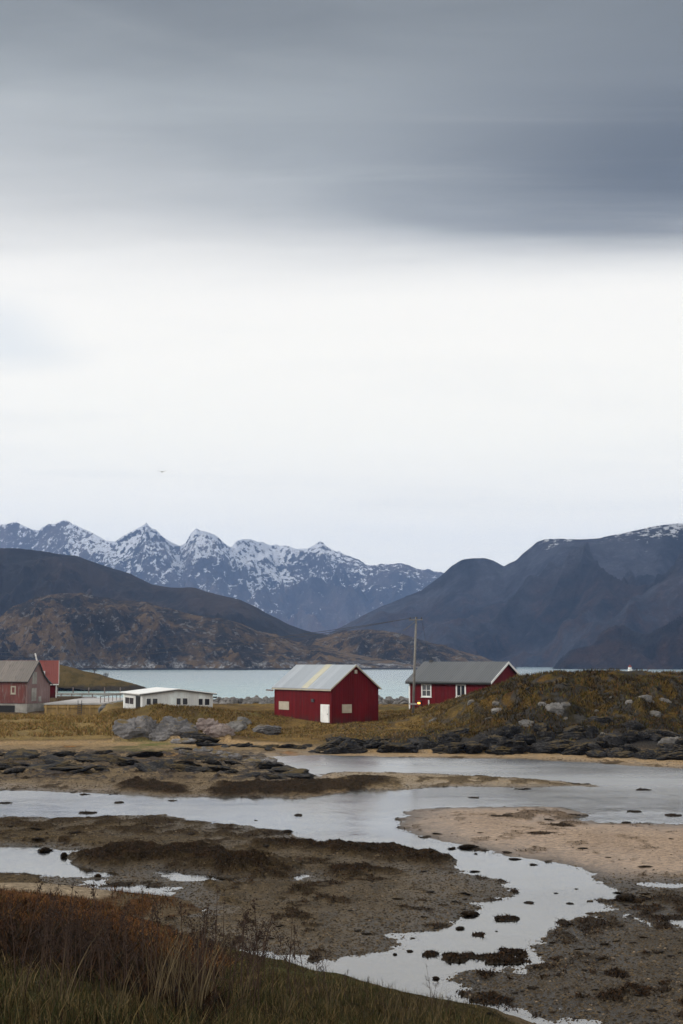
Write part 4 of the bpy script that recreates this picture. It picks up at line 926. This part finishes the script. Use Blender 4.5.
# ------------------------------------------------------------------ quay, dock, pole, lighthouse, bird, shrubs
x0 = float(ray(46, 663)[0] * 225); x1 = float(ray(104, 663)[0] * 225)
qy = empty('wooden_quay', ((x0 + x1) / 2, 224.5, 0)); tag(qy, 'wooden quay faced with yellow brown planks beside the barn', 'quay')
w2 = (x1 - x0) / 2
MB().box(-w2, 0, -1.5, w2, 36, 2.02).build('plank_wall', M['quay_wood'], qy)
MB().box(-w2 - .1, -.12, 2.022, w2 + .1, 36.1, 2.25).build('deck', M['deck'], qy)
MB().box(-w2 - .05, -.16, 1.55, w2 + .05, -.004, 1.8).build('fender_beam', M['quay_wood'], qy)
for k in range(6): xx_ = -w2 + .3 + k * (2 * w2 - .6) / 5; MB().box(xx_ - .14, -.2, -1.2, xx_ + .14, -.165, 2.0).build('pile', M['quay_wood'], qy)
lad = MB(); lx = float(ray(81, 663)[0] * 224.5) - (x0 + x1) / 2
lad.box(lx - .32, -.34, -.4, lx - .24, -.26, 2.7); lad.box(lx + .24, -.34, -.4, lx + .32, -.26, 2.7)
for k in range(8): lad.box(lx - .24, -.32, -.2 + k * .32, lx + .24, -.28, -.14 + k * .32)
lad.build('ladder', M['dark_metal'], qy)
for k in range(9):
    MB().box(w2 - .6, 1 + k * 4, 2.252, w2 - .5, 1.1 + k * 4, 3.2).build('rail_post', M['grey_wood'], qy)
MB().box(w2 - .62, .8, 3.2, w2 - .48, 33.3, 3.3).build('handrail', M['grey_wood'], qy)
fd = empty('floating_dock', (float(ray(88, 663)[0] * 380), 380, 0)); tag(fd, 'pale floating dock on the water behind the quay', 'dock')
MB().box(-9, 0, .05, 9, 2.4, .55).build('pontoon', M['concrete'], fd)
for k in range(5): MB().tube([(-8.5 + k * 4.2, 2.6, -2), (-8.5 + k * 4.2, 2.6, 2.0)], .16, 8).build('mooring_post', M['grey_wood'], fd)
bt = empty('mooring_boom', (float(ray(66, 663)[0] * 330), 330, 0)); tag(bt, 'low dark jetty of rough timber reaching into the water behind the quay', 'jetty')
MB().box(-4, 0, .5, 7, 1.6, .8).build('deck', M['grey_wood'], bt)
for k in range(5): MB().tube([(-3.5 + k * 2.4, .8, -2), (-3.5 + k * 2.4, .8, 1.4)], .14, 7).build('pile', M['grey_wood'], bt)

PX, PY_, _ = at(412.8, 712, 165); pz = float(zat(PX, PY_)); TX, TY, TZ = at(416.2, 617, 165)
po = empty('utility_pole', (PX, PY_, pz)); tag(po, 'tall grey wooden utility pole in front of the red house', 'utility pole')
top = Vector((TX - PX, 0, TZ - pz))
MB().tube([(0, 0, -1), top * .5, top], [.155, .14, .115], 12).build('mast', M['pole'], po, True)
tp = top
MB().bar(tp + Vector((-.85, -.18, -.35)), tp + Vector((.75, -.18, -.30)), .12).build('crossarm', M['pole'], po)
for dx in (-.7, 0.05, .6): MB().tube([tp + Vector((dx, -.18, -.26)), tp + Vector((dx, -.18, -.18)), tp + Vector((dx, -.18, -.02))], [.03, .08, .05], 8).build('insulator', M['dark_metal'], po)
MB().bar(tp + Vector((-.1, -.15, -.5)), tp + Vector((-1.5, -.15, -1.6)), .06).build('brace', M['pole'], po)
m_ = top * .105; MB().box(m_.x - .45, -.34, m_.z - .08, m_.x + .4, -.22, m_.z + .12).build('bracket', M['deck'], po)
def wire(name, p, q, sag, label, r=.03):
    p, q = Vector(p), Vector(q); pts = [p.lerp(q, i / 24) - Vector((0, 0, sag * 4 * (i / 24) * (1 - i / 24))) for i in range(25)]
    o = MB().tube([v - p for v in pts], r, 5).build(name, M['wire']); o.location = p; tag(o, label, 'cable'); return o
T = Vector((TX, TY - .18, TZ - .04))
wire('power_line', T + Vector((-.7, 0, -.1)), at(-70, 650, 250), 2.6, 'power line sagging from the pole away to the left')
wire('power_line', T + Vector((.05, 0, 0)), at(-70, 648, 258), 2.2, 'upper power line sagging from the pole away to the left')
HT = house_tip.matrix_basis @ Vector((3.9, 11.2, 6.6))
wire('service_cable', T + Vector((.6, 0, -.1)), HT + Vector((0, 0, 0)), .5, 'short service cable from the pole down to the red house roof', .02)

LX, LY, LZ = at(630, 675.5, 600); sk = link('skerry', random.choice(ROCKS['rock_dark'])); sk.location = (LX, LY, -.3); sk.scale = (10, 8, 5.0); tag(sk, 'low dark skerry under the white lighthouse', 'skerry', kind='structure')
lh = empty('lighthouse', (LX, LY, LZ - .4)); tag(lh, 'tiny white lighthouse with red lantern beyond the hill', 'lighthouse')
MB().tube([(0, 0, -.4), (0, 0, 2.0), (0, 0, 2.9)], [1.35, .95, .85], 14).build('tower', M['white'], lh)
MB().tube([(0, 0, 2.905), (0, 0, 3.0)], [1.1, 1.1], 14).build('gallery', M['white'], lh)
MB().tube([(0, 0, 3.005), (0, 0, 3.9)], [.75, .75], 12).build('lantern', M['white'], lh)
MB().tube([(0, 0, 3.905), (0, 0, 4.3), (0, 0, 4.9)], [.95, .6, .08], 12).build('lantern_roof', M['roof_red'], lh)

bd = empty('flying_bird', at(162, 472, 420)); bd.scale = (1.5, 1.5, 1.5); tag(bd, 'lone dark bird gliding high above the mountains', 'bird')
MB().tube([(-.10, -.35, 0), (0, -.1, .03), (.0, .15, .02), (0, .4, 0)], [.03, .13, .11, .02], 8).build('body', M['bird'], bd, True)
for s in (-1, 1): MB().prism([(0, .16), (s * .45, .22), (s * 1.0, -.02), (s * .4, .02), (0, -.1)], 'z', 0, .025).build('wing', M['bird'], bd).rotation_euler = (0, -s * .32, 0)

def shrub_mesh(seed, hgt):
    rs = random.Random(seed); m = MB()
    def grow(p, d, ln, r, lev):
        q = p + d * ln; m.tube([p, (p + q) / 2 + Vector((rs.gauss(0, ln * .05), rs.gauss(0, ln * .05), 0)), q], [r, r * .8, r * .55], 4, False)
        if lev:
            for _ in range(rs.randint(3, 4)):
                e = (d + Vector((rs.gauss(0, .5), rs.gauss(0, .5), rs.gauss(.05, .35)))).normalized(); grow(p.lerp(q, rs.uniform(.4, 1)), e, ln * rs.uniform(.55, .8), r * .55, lev - 1)
    for _ in range(7):
        grow(Vector((rs.gauss(0, .15), rs.gauss(0, .15), 0)), Vector((rs.gauss(0, .45), rs.gauss(0, .45), 1)).normalized(), hgt * .40, hgt * .016, 3)
    return m.mesh('bare_shrub', M['bark'])
SB = [shrub_mesh(s, 1.0) for s in range(3)]
for i, (px, Y, s, lab) in enumerate([(648, 166, 1.7, 'bare twiggy shrub on the hill right of the lighthouse'), (660, 166, 2.0, 'middle bare shrub on the right shoulder of the hill'), (669, 167, 1.9, 'bare shrub just left of the pale roofed shed'), (655, 164, 1.5, 'low bare shrub between its two taller neighbours'), (609, 161, 1.0, 'tiny bare shrub on the crest left of the lighthouse'), (577, 159, .9, 'tiny bare shrub on the crest above the large lichen rock')]):
    X = float(ray(px, 663)[0] * Y); o = link('bare_shrub', SB[i % 3], None, (X, Y, float(zat(X, Y)) - .1)); o.scale = (s * 1.3, s * 1.3, s * .8); tag(o, lab, 'shrub', 'bare shrubs on the hill')
for i, (px, pz_, s) in enumerate([(94, 672, 2.6), (106, 676, 2.3)]):
    X, Y, Z = at(px, pz_, 449); o = link('bare_shrub', SB[i], None, (X, Y, Z - .6)); o.scale = (s, s, s); tag(o, ('left' if i == 0 else 'right') + ' bare shrub of the two on the grassy islet', 'shrub', 'bare shrubs on the islet')

# ------------------------------------------------------------------ haze, light, sky
hz_ = MB().box(-8000, -60, -5, 8000, 12500, 1120).build('haze', None)
t = NT('haze_air'); v = t.n('VolumePrincipled', {'Color': (.39, .58, 1.0), 'Density': 5.0e-5, 'Anisotropy': .1}); t.t.links.new(v.outputs[0], t.out.inputs['Volume'])
hz_.data.materials.append(t.m); tag(hz_, 'thin blue air over the fjord', 'haze', kind='stuff')

SUN_EL, SUN_AZ = math.radians(32), math.radians(-105)      # azimuth clockwise from +y (view direction)
sd = bpy.data.lights.new('sun', 'SUN'); sd.energy = 1.5; sd.angle = math.radians(12); sd.color = (1, .95, .88)
so = bpy.data.objects.new('sun', sd); COL.objects.link(so)
dirv = Vector((math.sin(SUN_AZ) * math.cos(SUN_EL), math.cos(SUN_AZ) * math.cos(SUN_EL), math.sin(SUN_EL)))
so.rotation_euler = dirv.to_track_quat('Z', 'Y').to_euler()

wd = bpy.data.worlds.new('World'); scene.world = wd; wd.use_nodes = True; nt = wd.node_tree; nt.nodes.clear()
class WT(NT):
    def __init__(s): s.t = nt
w = WT()
out = w.n('OutputWorld'); bg = w.n('Background', {'Strength': .1}); nt.links.new(bg.outputs[0], out.inputs[0])
sky = w.n('TexSky', sky_type='NISHITA', sun_disc=False, sun_elevation=SUN_EL, sun_rotation=SUN_AZ, air_density=1.0, dust_density=2.0)
co = w.n('TexCoord').outputs['Generated']; sx = w.n('SeparateXYZ', {0: co})
zc = w.math('MAXIMUM', sx.outputs[2], .03)
cx_ = w.math('DIVIDE', sx.outputs[0], zc); cy_ = w.math('DIVIDE', sx.outputs[1], zc)
cl = w.n('CombineXYZ', {0: cx_, 1: cy_, 2: 0.0}).outputs[0]
nA = w.noise(w.scalevec(cl, (.55, .9, 1)), .8, 4, .5, .3); nB = w.noise(w.scalevec(cl, (.35, 1.2, 1)), 1.6, 5, .55, .4); nC = w.noise(cl, .45, 3, .5)
def lerp(f, p, q): return w.math('ADD', p, w.math('MULTIPLY', f, w.math('SUBTRACT', q, p)))
def cen(n_, k): return w.math('MULTIPLY', w.math('SUBTRACT', n_, .5), k)
nD = w.noise(w.scalevec(cl, (.8, 1.5, 1)), 2.6, 6, .6, .8)
yy = w.math('ADD', cy_, w.math('ADD', cen(nA, .9), w.math('ADD', cen(nB, .40), cen(nD, .08))))
yy = w.math('ADD', yy, w.math('ADD', w.math('MULTIPLY', w.math('MAXIMUM', w.math('SUBTRACT', cx_, .05), 0.0), .08), w.math('MULTIPLY', w.math('MAXIMUM', w.math('SUBTRACT', -.2, cx_), 0.0), .25)))
side = w.map(w.math('ADD', cx_, cen(nC, .5)), -.55, .50)
hi = lerp(side, 4.1, 3.92); lo = lerp(side, 2.4, 3.1)
D = w.math('DIVIDE', w.math('SUBTRACT', hi, yy), w.math('SUBTRACT', hi, lo), clamp=True); D = w.map(D, 0, 1)
def ramp(v, a, b, st):
    r_ = w.n('ValToRGB', {0: w.map(v, a, b, 0, 1, False)}); cr = r_.color_ramp
    while len(cr.elements) < len(st): cr.elements.new(.5)
    for e, s_ in zip(cr.elements, st): e.position = (s_[0] - a) / (b - a); e.color = (*s_[1:], 1)
    return r_.outputs[0]
bright = ramp(cy_, -4, 12, [(-4, .80, .78, .74), (-1, .95, .93, .89), (.7, .85, .84, .81), (2.5, .78, .755, .70), (3.6, .83, .80, .735), (4.6, .87, .835, .75), (6.2, .88, .845, .745), (8.0, .87, .835, .74), (11.5, .86, .83, .735)])
pale = ramp(yy, 0, 4, [(0, .24, .25, .25), (1.5, .12, .128, .130), (2.05, .150, .160, .160), (2.45, .275, .288, .285), (2.85, .345, .358, .355), (3.3, .38, .39, .388), (4, .55, .56, .55)])
dx_ = w.math('DIVIDE', w.math('SUBTRACT', cx_, .85), .85); dy_ = w.math('DIVIDE', w.math('SUBTRACT', yy, 2.75), .72)
dist = w.math('ADD', w.math('SQRT', w.math('ADD', w.math('MULTIPLY', dx_, dx_), w.math('MULTIPLY', dy_, dy_))), w.math('ADD', cen(nC, .5), cen(nA, .35)))
dk = w.map(dist, 1.35, .2)
cloudc = w.mix(w.math('MULTIPLY', dk, .9), pale, (.082, .092, .102))
lump = w.math('ADD', 1.0, w.math('ADD', cen(nD, .16), cen(nB, .22)))
cloudc = w.mix(1.0, cloudc, w.n('CombineColor', {0: lump, 1: lump, 2: lump}).outputs[0], 'MULTIPLY')
front = w.map(cy_, .9, 1.9)
base = w.mix(w.math('MULTIPLY', D, front), bright, cloudc)
wis = w.math('MULTIPLY', w.map(w.noise(w.scalevec(cl, (.25, .5, 1)), .9, 5, .55, .5), .55, .72), w.map(cy_, 4.5, 7)); base = w.mix(w.math('MULTIPLY', wis, .7), base, (.96, .93, .86)); nE = w.noise(w.scalevec(cl, (.3, .7, 1)), 1.3, 6, .6, .9); base = w.mix(w.map(nE, .5, .72, 0, .22), base, (.62, .63, .60))
gry = w.math('MULTIPLY', w.map(cx_, -.75, -1.05), w.math('MULTIPLY', w.map(cy_, 3.6, 4.1), w.map(cy_, 5.0, 4.4))); base = w.mix(w.math('MULTIPLY', gry, .45), base, (.55, .60, .63))
cloud = w.mix(1.0, base, (10, 10, 10), 'MULTIPLY')
nt.links.new(w.mix(.96, sky.outputs[0], cloud), bg.inputs['Color'])

vs = scene.view_settings; vs.view_transform = 'Standard'; vs.look = 'None'; vs.exposure = .42; vs.gamma = 1; vs.use_curve_mapping = False
scene.render.engine = 'CYCLES'
cy = scene.cycles; cy.use_denoising = True; cy.max_bounces = 6; cy.volume_bounces = 1; cy.transparent_max_bounces = 8
cy.caustics_reflective = False; cy.caustics_refractive = False; cy.sample_clamp_indirect = 4.0
